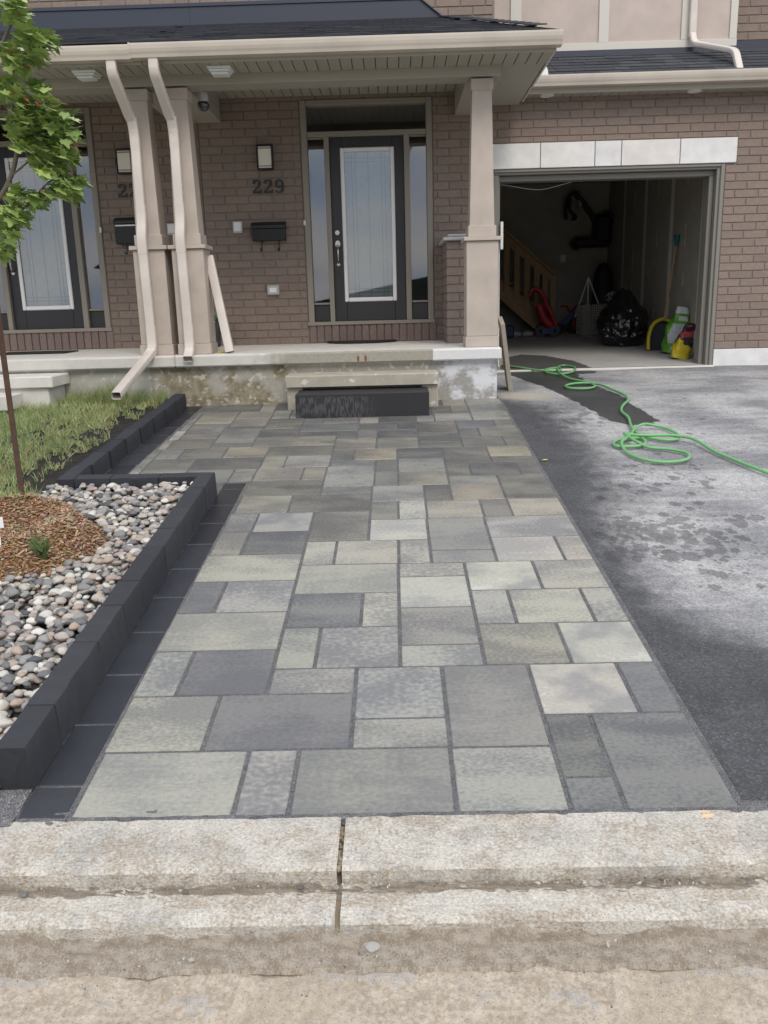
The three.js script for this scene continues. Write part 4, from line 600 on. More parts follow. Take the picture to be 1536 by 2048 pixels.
// entrance: frame, sidelights, transom, door
function entrance(o, D, dx) {                                // dx moves the layout measured on number 229
  const f = obj('door_frame', [
    cbox(D.x0, D.y0, ZW - .12, D.x0 + .065, D.y1, ZW + .015, .006), cbox(D.x1 - .062, D.y0, ZW - .12, D.x1, D.y1, ZW + .015, .006), cbox(D.x0 + .066, D.y1 - .055, ZW - .12, D.x1 - .063, D.y1, ZW + .014, .006),
    cbox(D.x0 + .066, 3.335, ZW - .12, D.x1 - .063, 3.388, ZW + .010, .005), cbox(-.706 + dx, D.y0 + .001, ZW - .12, -.652 + dx, 3.334, ZW + .008, .005), cbox(.152 + dx, D.y0 + .001, ZW - .12, .212 + dx, 3.334, ZW + .008, .005), cbox(D.x0 - .015, D.y0 - .018, ZW - .12, D.x1 + .012, D.y0 + .022, ZW + .03, .005)], M.frame, o);
  for (const [a, b] of [[D.x0 + .066, -.707 + dx], [.213 + dx, D.x1 - .063]]) {
    obj('sidelight_pane', cbox(a, 1.612, ZW - .06, b, 3.33, ZW - .05, .0005), M.glass, o); obj('sidelight_rail', cbox(a, 1.588, ZW - .11, b, 1.611, ZW - .02, .004), M.frame, o); obj('kick_panel', cbox(a, D.y0 + .023, ZW - .09, b, 1.587, ZW - .045, .004), M.doorDark, o);
    obj('sidelight_stop', cbox(a, 3.318, ZW - .055, b, 3.334, ZW - .03, .002), M.frame, o);
  }
  obj('transom_pane', cbox(D.x0 + .066, 3.39, ZW - .06, D.x1 - .063, D.y1 - .057, ZW - .05, .0005), M.glass, o);
  const x0 = -.649 + dx, x1 = .149 + dx, gx0 = -.537 + dx, gx1 = .046 + dx, gy0 = 1.612, gy1 = 3.226;
  const door = obj('door', [cbox(x0, 1.404, ZW - .09, gx0 + .02, 3.333, ZW - .045, .003), cbox(gx1 - .02, 1.404, ZW - .09, x1, 3.333, ZW - .045, .003), cbox(gx0 + .021, 1.404, ZW - .09, gx1 - .021, gy0 + .02, ZW - .045, .003), cbox(gx0 + .021, gy1 - .02, ZW - .09, gx1 - .021, 3.333, ZW - .045, .003)], M.doorDark, o);
  obj('glazing_frame', [cbox(gx0, gy0, ZW - .05, gx0 + .042, gy1, ZW - .028, .008), cbox(gx1 - .042, gy0, ZW - .05, gx1, gy1, ZW - .028, .008), cbox(gx0 + .043, gy0, ZW - .05, gx1 - .043, gy0 + .046, ZW - .0285, .008), cbox(gx0 + .043, gy1 - .042, ZW - .05, gx1 - .043, gy1, ZW - .0285, .008)], M.white, door);
  const a = gx0 + .043, b = gx1 - .043, c = gy0 + .047, d = gy1 - .043;
  obj('frosted_pane', cbox(a, c, ZW - .078, b, d, ZW - .068, .0005), M.obscure, door);
  obj('outer_pane', cbox(a, c, ZW - .052, b, d, ZW - .047, .0004), M.glass, door);
  const came = [[.16, 0], [.245, 0], [.515, 0], [.80, 0], [.885, 0], [.035, 1], [.06, 1], [.935, 1], [.96, 1]];
  for (const [t, h] of came) obj('came', h ? cbox(a, lerp(c, d, t) - .003, ZW - .0675, b, lerp(c, d, t) + .003, ZW - .0635, .001) : cbox(lerp(a, b, t) - .003, c, ZW - .0677, lerp(a, b, t) + .003, d, ZW - .0632, .001), M.came, door);
  const hx = -.596 + dx, knob = (y, r, l) => new THREE.CylinderGeometry(r * .82, r, l, 20).rotateX(Math.PI / 2).translate(hx, y, ZW - .045 + l / 2);
  obj('deadbolt', [knob(2.355, .03, .018), knob(2.355, .014, .032)], M.nickel, door);
  obj('handle_set', [new THREE.CylinderGeometry(.028, .032, .016, 20).rotateX(Math.PI / 2).scale(1, 1.35, 1).translate(hx, 2.236, ZW - .037), tube([[hx, 2.205, ZW - .04], [hx, 2.19, ZW + .005], [hx + .004, 2.13, ZW + .02], [hx + .004, 2.06, ZW + .005], [hx, 2.03, ZW - .04]], .0095, 8, 30), new THREE.SphereGeometry(.017, 14, 10).scale(1, .7, 1).translate(hx, 2.215, ZW + .0), new THREE.CylinderGeometry(.018, .02, .01, 16).rotateX(Math.PI / 2).translate(hx, 2.02, ZW - .04)], M.nickel, door);
  // entrance hall behind the glass
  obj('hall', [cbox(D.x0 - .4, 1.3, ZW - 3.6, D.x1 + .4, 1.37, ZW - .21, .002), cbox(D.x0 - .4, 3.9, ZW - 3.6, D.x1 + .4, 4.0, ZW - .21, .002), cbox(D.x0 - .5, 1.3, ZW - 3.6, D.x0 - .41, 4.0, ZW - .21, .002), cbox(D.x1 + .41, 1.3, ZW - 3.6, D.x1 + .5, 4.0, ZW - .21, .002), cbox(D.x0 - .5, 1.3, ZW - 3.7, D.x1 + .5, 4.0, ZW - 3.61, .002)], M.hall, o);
}
entrance(unit, DOOR, 0); entrance(nbr, NDOOR, -3.648);
obj('door_bell', cbox(-.958, 2.44, ZW + .0155, -.936, 2.49, ZW + .03, .004), M.whitePlastic, unit);
obj('door_bell', cbox(-3.205, 2.42, ZW + .0155, -3.183, 2.48, ZW + .03, .004), M.whitePlastic, nbr);

// porch: slab and foundation are one thing per unit
const porch = thing('porch', 'pale concrete porch with damp stains on its front', 'porch', [-.5, .6, -8.06]);
const porchN = thing('porch', 'pale concrete porch beside the lawn, under the long downspout', 'porch', [-3.6, .6, -8.06]);
for (const [o, x0, x1] of [[porch, SPLIT + .001, .995], [porchN, -8, SPLIT - .001]]) {
  obj('slab_edge', planar(cbox(x0, 1.056, -8.1, x1, FLOOR - .0005, -7.99, .014)), M.porch, o);
  obj('slab', cbox(x0 + .006, 1.06, ZW - .02, x1 - .006, FLOOR, -8.02, .004), M.slabTop, o);
  obj('foundation', planar(sheet(120, 18, (u, v) => { const x = lerp(x0 - (x0 < -5 ? 0 : .002), x1 - (x1 > 0 ? .035 : -.002), u), y = lerp(.5, 1.058, v); return [x, y, -8.062 + .05 * sstep(.92, 1, v) + .012 * (fbm(x * 6, y * 9 + 7, 4) - .5)]; })), M.porch, o);
  obj('side_wall', planar(cbox(x1 - .25, .5, ZW + .02, x1 - .034, 1.055, -8.07, .004)), M.porch, o);
}
{ // steps
  const y1 = .978, s = thing('concrete_step', 'worn precast concrete step below the porch slab of number 229', 'step', [-.29, .7, -7.9]);
  const geo = sweepX([[-8.055, .875], [-8.055, y1], [-7.735, y1 - .004], [-7.722, y1 - .014], [-7.722, .872]], -.985, .395, true, 60); obj('tread', geo, M.step, s);
  obj('leg', cbox(-.985, .62, -8.05, -.84, .874, -7.77, .01, .3, .1), M.step, s); obj('leg', cbox(.24, .62, -8.05, .392, .874, -7.77, .01, .7, .5), M.step, s); obj('riser', cbox(-.98, .8, -8.05, .39, .87, -7.87, .004, 2, 1), M.step, s);
  const b = tilted(thing('charcoal_step', 'wet charcoal concrete block step standing on the pavers', 'step', [-.288, groundY(-7.63), -7.63])); b.rotation.x = .02;
  const g = cbox(-.584, -.06, -.205, .584, .19, .205, .005); const p = g.attributes.position, uv = g.attributes.uv; for (let i = 0; i < p.count; i++) { uv.setXY(i, (p.getX(i) + .584) / 1.168, clamp((p.getY(i) + .01) / .2, .01, .98)); if (g.attributes.normal.getY(i) > .5) uv.setXY(i, .7 + .25 * (p.getX(i) + .584) / 1.168, .5 + p.getZ(i)); } obj('block', g, M.wetStep, b, false);
  const n = thing('porch_steps', 'pale concrete steps up to the neighbouring porch', 'steps', [-4.2, .7, -7.85]);
  for (const [ya, yb, z] of [[.93, 1.035, -7.62], [.76, .895, -7.38]]) obj('step', cbox(-5.3, ya, -8.05, -3.06 - (yb < 1 ? .30 : .0), yb, z, .01), M.slabTop, n); obj('base', cbox(-5.28, .5, -8.05, -3.12, .929, -7.66, .006), M.slabTop, n);
}
// tapered columns on boxed pedestals
function taper(cx, cz, w0, w1, y0, y1) { const g = new THREE.CylinderGeometry(w1 / Math.SQRT2, w0 / Math.SQRT2, y1 - y0, 4, 1).rotateY(Math.PI / 4).translate(cx, (y0 + y1) / 2, cz).toNonIndexed(); g.computeVertexNormals(); return g; }
function column(o, cx, cz) {
  const col = obj('porch_column', taper(cx, cz, .228, .168, 2.165, 3.48), M.taupe, o);
  obj('pedestal', cbox(cx - .146, FLOOR + .10, cz - .146, cx + .146, 2.12, cz + .146, .004), M.taupe, col); obj('plinth', cbox(cx - .157, FLOOR + .001, cz - .157, cx + .157, FLOOR + .099, cz + .157, .004), M.taupe, col);
  obj('pedestal_cap', cbox(cx - .172, 2.121, cz - .172, cx + .172, 2.156, cz + .172, .004), M.taupe, col); obj('neck', cbox(cx - .128, 2.157, cz - .128, cx + .128, 2.255, cz + .128, .004), M.taupe, col); obj('capital', cbox(cx - .098, 3.392, cz - .098, cx + .098, 3.488, cz + .098, .004), M.taupe, col);
}
column(unit, .828, -8.27); column(unit, -1.876, -8.27); column(nbr, -2.232, -8.27);

// porch eave: beam, ceiling, soffit boards, fascia, gutter, roof
const EX1 = 1.40, SOF = 3.58, CEIL = 3.74;
const KG = (z, y, h = .1, d = .125) => [[z - d, y + h - .004], [z - d, y], [z - .03, y], [z - .022, y + .022], [z - .012, y + .04], [z - .004, y + .062], [z, y + h * .86], [z, y + h], [z - .014, y + h], [z - .014, y + h * .86], [z - .02, y + .066], [z - .04, y + .02], [z - d + .012, y + .012], [z - d + .012, y + h - .004]];
for (const [o, x0, x1] of [[unit, SPLIT + .002, 1.0], [nbr, -8, SPLIT - .002]]) {
  const me = o === unit;
  obj('porch_beam', cbox(x0, 3.50, -8.40, me ? .99 : x1, SOF + .18, -8.15, .004), M.soffit, o);
  const bx = me ? [[.70, .99], [x0, -1.79]] : [[-2.30, x1]]; for (const [a, b] of bx) obj('cross_beam', cbox(a, 3.5005, ZW + .03, b, CEIL + .02, -8.401, .004), M.soffit, o);
  const B = .1, board = (g0, g1, y, z0, z1) => { for (let x = Math.ceil(g0 / B) * B - B; x < g1; x += B) { const a = Math.max(x, g0), b = Math.min(x + B - .007, g1); if (b - a > .01) obj('soffit_board', cbox(a, y, z0, b, y + .012, z1, .002), M.soffit, o); } };
  board(Math.max(x0, -4.6), me ? EX1 - .012 : x1, SOF, -8.148, -7.762); if (me) { obj('soffit_panel', cbox(.992, SOF + .002, ZW + .06, EX1 - .03, SOF + .012, -8.15, .002), M.soffit, o); board(-1.788, .698, CEIL, ZW + .012, -8.402); } else board(-4.6, -2.302, CEIL, ZW + .012, -8.402);
  obj('soffit_backing', cbox(x0, SOF + .013, -8.14, me ? EX1 - .02 : x1, SOF + .02, -7.77, .001), M.black, o); obj('ceiling_backing', cbox(x0, CEIL + .013, ZW + .01, me ? .99 : x1, CEIL + .03, -8.41, .001), M.black, o);
  obj('fascia', cbox(x0, SOF - .004, -7.775, me ? EX1 : x1, 3.70, -7.756, .003), M.soffit, o);
  if (me) obj('rake_fascia', cbox(EX1 - .022, SOF - .003, ZW + .21, EX1, 3.715, -7.776, .003), M.gutter, o);
  obj('gutter', sweepX(KG(-7.63, 3.603 - (me ? 0 : .008), .104), x0 - (me ? .07 : 0), me ? EX1 + .03 : x1 - .066), M.gutter, o);
  if (me) obj('gutter_seam', sweepX(KG(-7.627, 3.6, .11), x0 - .075, x0 - .06), M.gutter, o);
}
// roofs: shingle tabs over a deck
function shingles(o, z0, y0, z1, y1, xa, xb, cap, off, hip) {
  const L = Math.hypot(z1 - z0, y1 - y0), th = Math.atan2(y1 - y0, -(z1 - z0)), n = Math.ceil(L / .138), r = rng(Math.round(xa * 100) + 900), W = [.16, .2, .24, .3], gs = W.map(w => cbox(-w / 2 + .002, 0, -.16, w / 2 - .002, .008, 0, .001, w, w)), rest = []; let count = 0; const p = origin(o);
  obj('roof_deck', (() => { const g = sheet(1, 1, (u, v) => { const z = lerp(z0, z1, v), y = lerp(y0, y1, v); return [lerp(xa, hip ? lerp(xb, hip, v) : xb, u), y - .012, z]; }); return g; })(), M.shingle[3], o);
  for (let k = 0; k < n; k++) { const t = k / n, z = lerp(z0, z1, t), y = lerp(y0, y1, t), xe = hip ? lerp(xb, hip, t) : xb; for (let x = xa - .1 * r(); x < xe;) { const i = Math.floor(r() * 4), w = W[i]; const cx = x + w / 2; x += w; if (x > xe + .1) break; const m = M.shingle[Math.floor(r() * 4)], e = new THREE.Euler(th - .045 - .02 * r(), 0, 0), c = new THREE.Vector3(cx, y + .002 * r(), z);
    if (count < cap && k < 9) { count++; const q = new THREE.Mesh(gs[i], m); q.name = 'shingle'; q.position.copy(c).sub(p); q.rotation.copy(e); q.castShadow = q.receiveShadow = true; o.add(q); } else { const g = gs[i].clone(); g.applyMatrix4(new THREE.Matrix4().makeRotationFromEuler(e).setPosition(c)); rest.push(g); } } }
  if (rest.length) obj('shingle_courses', rest, M.shingle[1], o).userData.kind = 'stuff';
}
shingles(unit, -7.68, 3.722, ZW, 4.455, SPLIT, 1.37, 170, 0, .56); shingles(nbr, -7.68, 3.722, ZW, 4.455, -6.5, SPLIT - .004, 200, 0);
shingles(unit, -9.50, 3.80, -10.36, 4.2, 1.06, 6.2, 130, 0);
obj('hip_roof', (() => { const g = new THREE.BufferGeometry(); g.setAttribute('position', new THREE.Float32BufferAttribute([1.41, 3.722, -7.68, 1.41, 3.722, ZW, .56, 4.455, ZW], 3)); g.setAttribute('uv', new THREE.Float32BufferAttribute([0, 0, 2, 0, 2, 1], 2)); g.computeVertexNormals(); return g; })(), M.shingle[0], unit);
for (let i = 2; i < 17; i++) { const t = i / 17; obj('hip_cap', cbox(-.075, 0, -.07, .075, .01, .07, .002).rotateY(.38).rotateX(.3).translate(lerp(1.34, .58, t), lerp(3.745, 4.45, t) + .004, lerp(-7.7, ZW + .04, t)), M.shingle[i % 4], unit); }
// step flashing where the porch roof meets the brick
{ const fl = (pts, o) => obj('flashing', new THREE.ExtrudeGeometry(new THREE.Shape(pts.map(p => new THREE.Vector2(...p))), { depth: .012, bevelEnabled: false }).translate(0, 0, ZW + .006), M.flashing, o); fl([[SPLIT + .001, 4.43], [.60, 4.43], [.34, 4.63], [SPLIT + .001, 4.63]], unit); fl([[-7, 4.43], [SPLIT - .001, 4.43], [SPLIT - .001, 4.63], [-7, 4.63]], nbr);
  obj('flashing_lip', beam([.60, 4.435, ZW + .025], [.30, 4.665, ZW + .025], .03, .012, [0, 0, 1]), M.flashing, unit); obj('flashing_lip', cbox(-6, 4.62, ZW + .006, .34, 4.655, ZW + .03, .002), M.flashing, unit); }
// garage eave
{
  const gy = 3.672; for (let x = 1.03; x < 6.1; x += .1) obj('soffit_board', cbox(x, 3.655, ZW + .002, x + .094, 3.667, -9.605, .002), M.soffit, unit);
  obj('soffit_backing', cbox(1.0, 3.668, ZW + .001, 6.2, 3.675, -9.6, .001), M.black, unit);
  obj('fascia', cbox(1.0, 3.648, -9.604, 6.2, 3.79, -9.59, .003), M.soffit, unit); obj('gutter', sweepX(KG(-9.465, 3.70, .1), EX1 + .04, 6.2), M.gutter, unit);
  obj('splash_guard', (() => { const s = new THREE.Shape(); s.moveTo(1.40, 3.80); s.lineTo(1.40, 3.90); s.lineTo(1.56, 3.90); s.quadraticCurveTo(1.63, 3.89, 1.63, 3.80); return new THREE.ExtrudeGeometry(s, { depth: .008, bevelEnabled: false }).translate(0, 0, -9.478); })(), M.white, unit);
}
// upper storey: siding bay with battens, and brick beside it
{
  const z = -10.36; obj('siding_panel', cbox(1.1, 4.22, z - .1, 1.355, 6.4, z, .002), M.siding, unit); obj('siding_panel', cbox(1.476, 4.22, z - .1, 2.323, 6.4, z, .002), M.siding, unit); obj('siding_panel', cbox(2.436, 4.22, z - .1, 3.225, 6.4, z, .002), M.siding, unit); obj('siding_panel', cbox(3.354, 4.22, z - .1, 3.755, 6.4, z, .002), M.siding, unit);
  for (const [a, b] of [[1.356, 1.475], [2.324, 2.435], [3.226, 3.353], [3.756, 3.835]]) obj('batten', cbox(a, 4.31, z - .1, b, 6.4, z + .018, .003), M.trim, unit);
  obj('trim_board', cbox(1.1, 4.219, z - .1, 3.838, 4.309, z + .021, .003), M.trim, unit);
  obj('bay_side', cbox(3.757, 4.2, z - .6, 3.836, 6.4, z - .101, .002), M.siding, unit); obj('return_wall', cbox(1.0, 3.9, -10.5, 1.099, 6.3, ZW - .201, .002), M.mortar, unit);
  obj('flashing', cbox(1.1, 4.17, z + .005, 3.84, 4.235, z + .03, .002), M.flashing, unit);
  const back = obj('wall', cbox(3.84, 4.0, -10.9, 6.2, 6.4, -10.62, .002), M.mortar, unit), r = rng(2), pb = origin(back); const g = cbox(-.123, 0, -.05, .123, .075, 0, .0035); for (let k = 0; k < 14; k++) for (let j = 0; j < 9; j++) { const q = obj('brick', g, M.brick[Math.floor(r() * 5)], back, false); q.position.set(3.93 + j * PITCH + (k % 2) * .128 - pb.x, 4.36 + k * ROW - pb.y, -10.612 - pb.z); }
  obj('flashing', cbox(3.84, 4.2, -10.6, 6.2, 4.345, -10.57, .002), M.flashing, unit); obj('roof_deck', sheet(1, 1, (u, v) => [lerp(3.7, 6.2, u), lerp(4.12, 4.23, v), lerp(-10.34, -10.6, v)]), M.shingle[2], unit);
}
// garage opening: casing, interior shell
{
  obj('garage_casing', [cbox(3.528, .8, ZW - .2, 3.605, 2.954, ZW - .02, .004), cbox(3.562, .8, ZW - .019, 3.604, 2.953, ZW + .004, .006), cbox(1.121, 2.90, ZW - .2, 3.527, 2.953, ZW - .02, .004), cbox(1.121, 2.922, ZW - .019, 3.561, 2.9535, ZW + .003, .006), cbox(1.121, .8, ZW - .2, 1.18, 2.899, ZW - .02, .004)], M.jamb, unit);
  obj('garage_stop', [cbox(3.478, .82, ZW - .26, 3.526, 2.84, ZW - .1, .004), cbox(1.181, 2.841, ZW - .26, 3.526, 2.898, ZW - .1, .004), cbox(1.181, .82, ZW - .26, 1.2, 2.84, ZW - .1, .004)], M.doorStop, unit);
  obj('track_bracket', cbox(1.196, 2.13, ZW - .08, 1.225, 2.42, ZW + .01, .003), M.white, unit); obj('white_strip', cbox(1.182, .85, ZW - .098, 1.192, 2.2, ZW - .03, .002), M.white, unit);
  const gx0 = .75, gx1 = 3.78, gz = -15.6;
  obj('garage_wall', [cbox(gx1, .7, gz, gx1 + .1, 3.5, ZW - .205, .002), cbox(gx0 - .1, .7, gz, gx0, 3.5, ZW - .205, .002), cbox(gx0 - .1, .7, gz - .1, gx1 + .1, 3.5, gz - .001, .002), cbox(gx0 - .1, 3.501, gz - .1, gx1 + .1, 3.6, ZW - .205, .002)], M.drywall, unit);
  const strips = [[-10.9, .10], [-12.1, .13], [-13.35, .12], [-14.55, .1]]; for (const [z, w] of strips) obj('joint_compound', cbox(gx1 - .003, .9, z - w / 2, gx1 - .0005, 3.49, z + w / 2, .0005), M.compound, unit);
  const r = rng(6); for (let i = 0; i < 34; i++) { const z = -10.3 - (i % 8) * .61 + .02 * r(), y = 1.1 + r() * 2; obj('joint_compound', cbox(gx1 - .002, y, z - .012, gx1 - .0006, y + .12 + .2 * r(), z + .012, .0004), M.compound, unit); }
  obj('baseboard', cbox(2.3, .9, gz, 3.4, 1.36, gz + .03, .003), M.drywall, unit); obj('wall_switch', cbox(2.96, 2.2, gz, 3.05, 2.33, gz + .02, .004), M.whitePlastic, unit);
}
const gfloor = structure('garage_floor', 'grey concrete garage floor with a wet patch at the door');
obj('slab', sheet(30, 50, (u, v) => { const z = lerp(-9.80, -15.6, v); return [lerp(.75, 3.79, u), garageY(z), z]; }), std({ map: tex(512, 1024, (u, v) => { const x = lerp(.75, 3.79, u), z = lerp(-9.8, -15.6, v), n = fbm(x * 3, z * 3 + 90, 5), f = fbm(x * 30, z * 30 + 20, 3); let c = mix3([.36, .35, .34], [.47, .465, .455], n).map(k => k * (.9 + .2 * f)); if (wetAt(x, z) > .9) c = c.map(k => k * .18); return c; }), roughness: .8 }), gfloor);
obj('sill', cbox(1.12, .74, -9.86, 3.6, .8125, -9.72, .006), M.slabTop, gfloor);

// ---------------------------------------------------------------- downspouts
function downspout(label, x, ext) {
  const t = thing('downspout', label, 'downspout', [x, ext ? .9 : 1.1, -8.0], 'downspouts on the porch columns');
  const xt = x - .03, w = .082, d = .064;
  obj('upper_elbow', pipe([[xt, 3.605, -7.70], [xt, 3.50, -7.70], [x - .012, 3.24, -8.02], [x, 3.16, -8.085]].slice(0, 3).concat([[x, 3.20, -8.07]]), w, d, .09), M.pipe, t);
  obj('collar', pipe([[x, 3.235, -8.045], [x, 3.12, -8.095], [x, 2.98, -8.10]], w + .004, d + .004, .05, .03), M.pipe, t);
  obj('upper_pipe', pipe([[x, 3.05, -8.10], [x, 2.50, -8.085]], w, d, .02), M.pipe, t);
  obj('offset_elbow', pipe([[x, 2.51, -8.085], [x, 2.36, -8.083], [x - .008, 2.22, -8.055], [x - .008, 2.08, -8.055]], w + .004, d + .004, .06, .02), M.pipe, t);
  obj('lower_pipe', pipe([[x - .008, 2.09, -8.055], [x, 1.40, -8.06]], w, d, .02), M.pipe, t);
  obj('sleeve', pipe([[x, 1.45, -8.06], [x, 1.36, -8.06]], w + .005, d + .005, .02), M.pipe, t);
  if (!ext) obj('outlet_elbow', pipe([[x, 1.37, -8.06], [x, 1.22, -8.055], [x + .004, 1.135, -7.93]], w + .004, d + .004, .10, .03), M.pipe, t);
  else { const e = onZ(232, 792, -7.02); obj('outlet_elbow', pipe([[x, 1.37, -8.06], [x, 1.215, -8.055], [x - .02, 1.165, -7.93]], w + .004, d + .004, .10, .03), M.pipe, t); obj('extension', pipe([[x - .012, 1.18, -7.965], [e.x, e.y, e.z]], w, d, .02), M.pipe, t); }
}
downspout('beige downspout with short outlet elbow on the column of number 229', -1.906, false);
downspout('beige downspout whose long extension reaches over the lawn', -2.256, true);
{ // spare length leaning by the column
  const a = onY(460, 706, FLOOR + .003), b = onZ(418, 513, -8.34); const t = thing('spare_pipe', 'loose length of beige downspout leaning by the porch column', 'pipe', [a.x, FLOOR, a.z]);
  obj('length', pipe([[a.x, FLOOR + .012, a.z], [b.x, b.y, b.z]], .082, .062, .02), M.pipe, t);
}
{ // downspout of the upper roof, lying on the garage roof
  const t = thing('downspout', 'white downspout coming down the siding bay onto the garage roof', 'downspout', [3.4, 3.8, -9.6]); const P = (x, y, z) => onZ(x, y, z).toArray();
  obj('vertical_pipe', pipe([[3.335, 6.3, -10.30], [3.335, 4.32, -10.30]], .075, .055, .02), M.pipe, t);
  obj('roof_pipe', pipe([[3.335, 4.36, -10.30], [3.345, 4.25, -10.26], [3.60, 4.03, -9.72], [3.60, 3.80, -9.56]], .07, .055, .07, .02), M.pipe, t);
}
// soffit lights
for (const [x, l] of [[-2.58, 'square white soffit light between the maple and the long downspout'], [-1.43, 'square white soffit light above the wall of number 229']]) {
  const t = thing('soffit_light', l, 'light', [x, SOF - .06, -7.95], 'square soffit lights'); obj('base', cbox(x - .10, SOF - .022, -8.04, x + .10, SOF - .0005, -7.86, .004), M.whitePlastic, t); obj('tray', cbox(x - .088, SOF - .04, -8.03, x + .088, SOF - .0225, -7.87, .006), M.whitePlastic, t); obj('lens', cbox(x - .075, SOF - .062, -8.015, x + .075, SOF - .0405, -7.885, .012), M.whitePlastic, t);
}
for (const [px, py, l] of [[1094, 195, 'round white recessed light under the garage eave beside the porch roof'], [1389, 183, 'round white recessed light under the garage eave above the lintel end']]) { const p = onZ(px, py, -9.69); const t = thing('recessed_light', l, 'light', [p.x, 3.64, -9.69], 'recessed eave lights'); obj('rim', new THREE.TorusGeometry(.062, .011, 8, 28).rotateX(Math.PI / 2).translate(p.x, 3.654, -9.69), M.whitePlastic, t); obj('lens', new THREE.CylinderGeometry(.058, .058, .01, 24).translate(p.x, 3.652, -9.69), M.lampGlass, t); }
{ // dome camera on the beam
  const x = -1.70, y = 3.40, z = -8.46, t = thing('dome_camera', 'small smoked dome camera beside the porch column', 'camera', [x, y, z]); obj('mount', new THREE.CylinderGeometry(.046, .05, .1, 20).translate(x, 3.45, z), M.greyPlastic, t); obj('dome', new THREE.SphereGeometry(.055, 20, 14).translate(x, y, z), new THREE.MeshPhysicalMaterial({ color: lin(.02, .02, .025), roughness: .08, clearcoat: 1 }), t);
}
// wall lanterns
function lantern(x0, label) {
  const x = x0 + .087, y0 = 3.015, y1 = 3.265, t = thing('wall_lantern', label, 'lantern', [x, y0, ZW + .01], 'wall lanterns by the doors');
  obj('back_plate', cbox(x - .075, y0, ZW + .005, x + .075, y1, ZW + .02, .004), M.blackMetal, t); obj('frame', [cbox(x - .087, y0, ZW + .0205, x - .072, y1, ZW + .09, .003), cbox(x + .072, y0, ZW + .0205, x + .087, y1, ZW + .09, .003), cbox(x - .0715, y1 - .018, ZW + .0205, x + .0715, y1, ZW + .092, .003), cbox(x - .0715, y0, ZW + .0205, x + .0715, y0 + .012, ZW + .092, .003), cbox(x - .0715, y0 + .03, ZW + .0865, x + .0715, y0 + .036, ZW + .0925, .001), cbox(x - .0715, y1 - .042, ZW + .0865, x + .0715, y1 - .036, ZW + .0925, .001)], M.blackMetal, t);
  obj('shade', cbox(x - .071, y0 + .0125, ZW + .0206, x + .071, y1 - .0185, ZW + .086, .006), M.lampGlass, t);
}
lantern(-1.423, 'black framed wall lantern with cream shade above the number 229'); lantern(-2.935, 'black framed wall lantern with cream shade half hidden behind the downspout column');
// house numbers
const font = await new FontLoader().loadAsync('fonts/droid/droid_serif_bold.typeface.json');
function digits(str, x, label) { const t = thing('house_number', label, 'number', [x, 2.78, ZW], 'dark house numbers'); [...str].forEach((c, i) => { const g = new TextGeometry(c, { font, size: .138, depth: .014, curveSegments: 8 }); g.computeBoundingBox(); const b = g.boundingBox, w = b.max.x - b.min.x; g.scale(.098 / w, 1, 1); g.translate(x + i * .122 - b.min.x * .098 / w, 2.782, ZW + .003); obj('digit', g, M.black, t); }); }
digits('229', -1.495, 'dark metal house number reading 229 on the brick'); digits('22', -2.965, 'dark metal house number partly hidden behind the downspout column');
// mailboxes
function mailbox(x0, y0, y1, label, slot) {
  const x1 = x0 + .376, t = thing('mailbox', label, 'mailbox', [(x0 + x1) / 2, y0, ZW + .01], 'black wall mailboxes');
  obj('body', cbox(x0 + .006, y0, ZW + .003, x1 - .006, y1 - .05, ZW + .10, .006), M.blackMetal, t);
  const lid = obj('lid', (() => { const g = sweepX([[ZW + .003, y1 - .049], [ZW + .003, y1 + .02], [ZW + .02, y1 + .022], [ZW + .115, y1 - .02], [ZW + .118, y1 - .049]], x0, x1); return g; })(), M.blackMetal, t);
  if (slot) obj('letter', cbox(x0 + .02, y1 - .075, ZW + .1005, x1 - .02, y1 - .06, ZW + .112, .002), M.white, t);
  for (const x of [x0 + .10, x1 - .085]) obj('paper_hook', tube([[x, y0 + .01, ZW + .03], [x, y0 - .07, ZW + .03], [x, y0 - .10, ZW + .045], [x - .005, y0 - .105, ZW + .075], [x - .008, y0 - .08, ZW + .09]], .0065, 7, 24), M.blackMetal, t);
}
mailbox(-1.528, 2.285, 2.462, 'black metal mailbox with two newspaper hooks below the number 229', false); mailbox(-3.022, 2.292, 2.55, 'black metal mailbox holding a letter, next door', true);
for (const [x0, l] of [[-1.735, 'grey utility box on the brick beside the mailbox of number 229'], [-2.46, 'grey utility box on the brick between the paired columns']]) { const t = thing('utility_box', l, 'box', [x0 + .053, 2.375, ZW]); obj('box', cbox(x0, 2.375, ZW + .003, x0 + .105, 2.5, ZW + .045, .005), M.greyPlastic, t); obj('cover', cbox(x0 + .012, 2.395, ZW + .0455, x0 + .093, 2.488, ZW + .052, .003), M.whitePlastic, t); }
{ const x = -1.33, y = 1.763, t = thing('outlet', 'covered electrical outlet low on the brick wall', 'outlet', [x, y - .056, ZW]); obj('cover_box', cbox(x - .067, y - .055, ZW + .003, x + .067, y + .055, ZW + .05, .012), M.greyPlastic, t); obj('socket', cbox(x - .04, y - .028, ZW + .0505, x + .04, y + .024, ZW + .056, .003), M.white, t); }
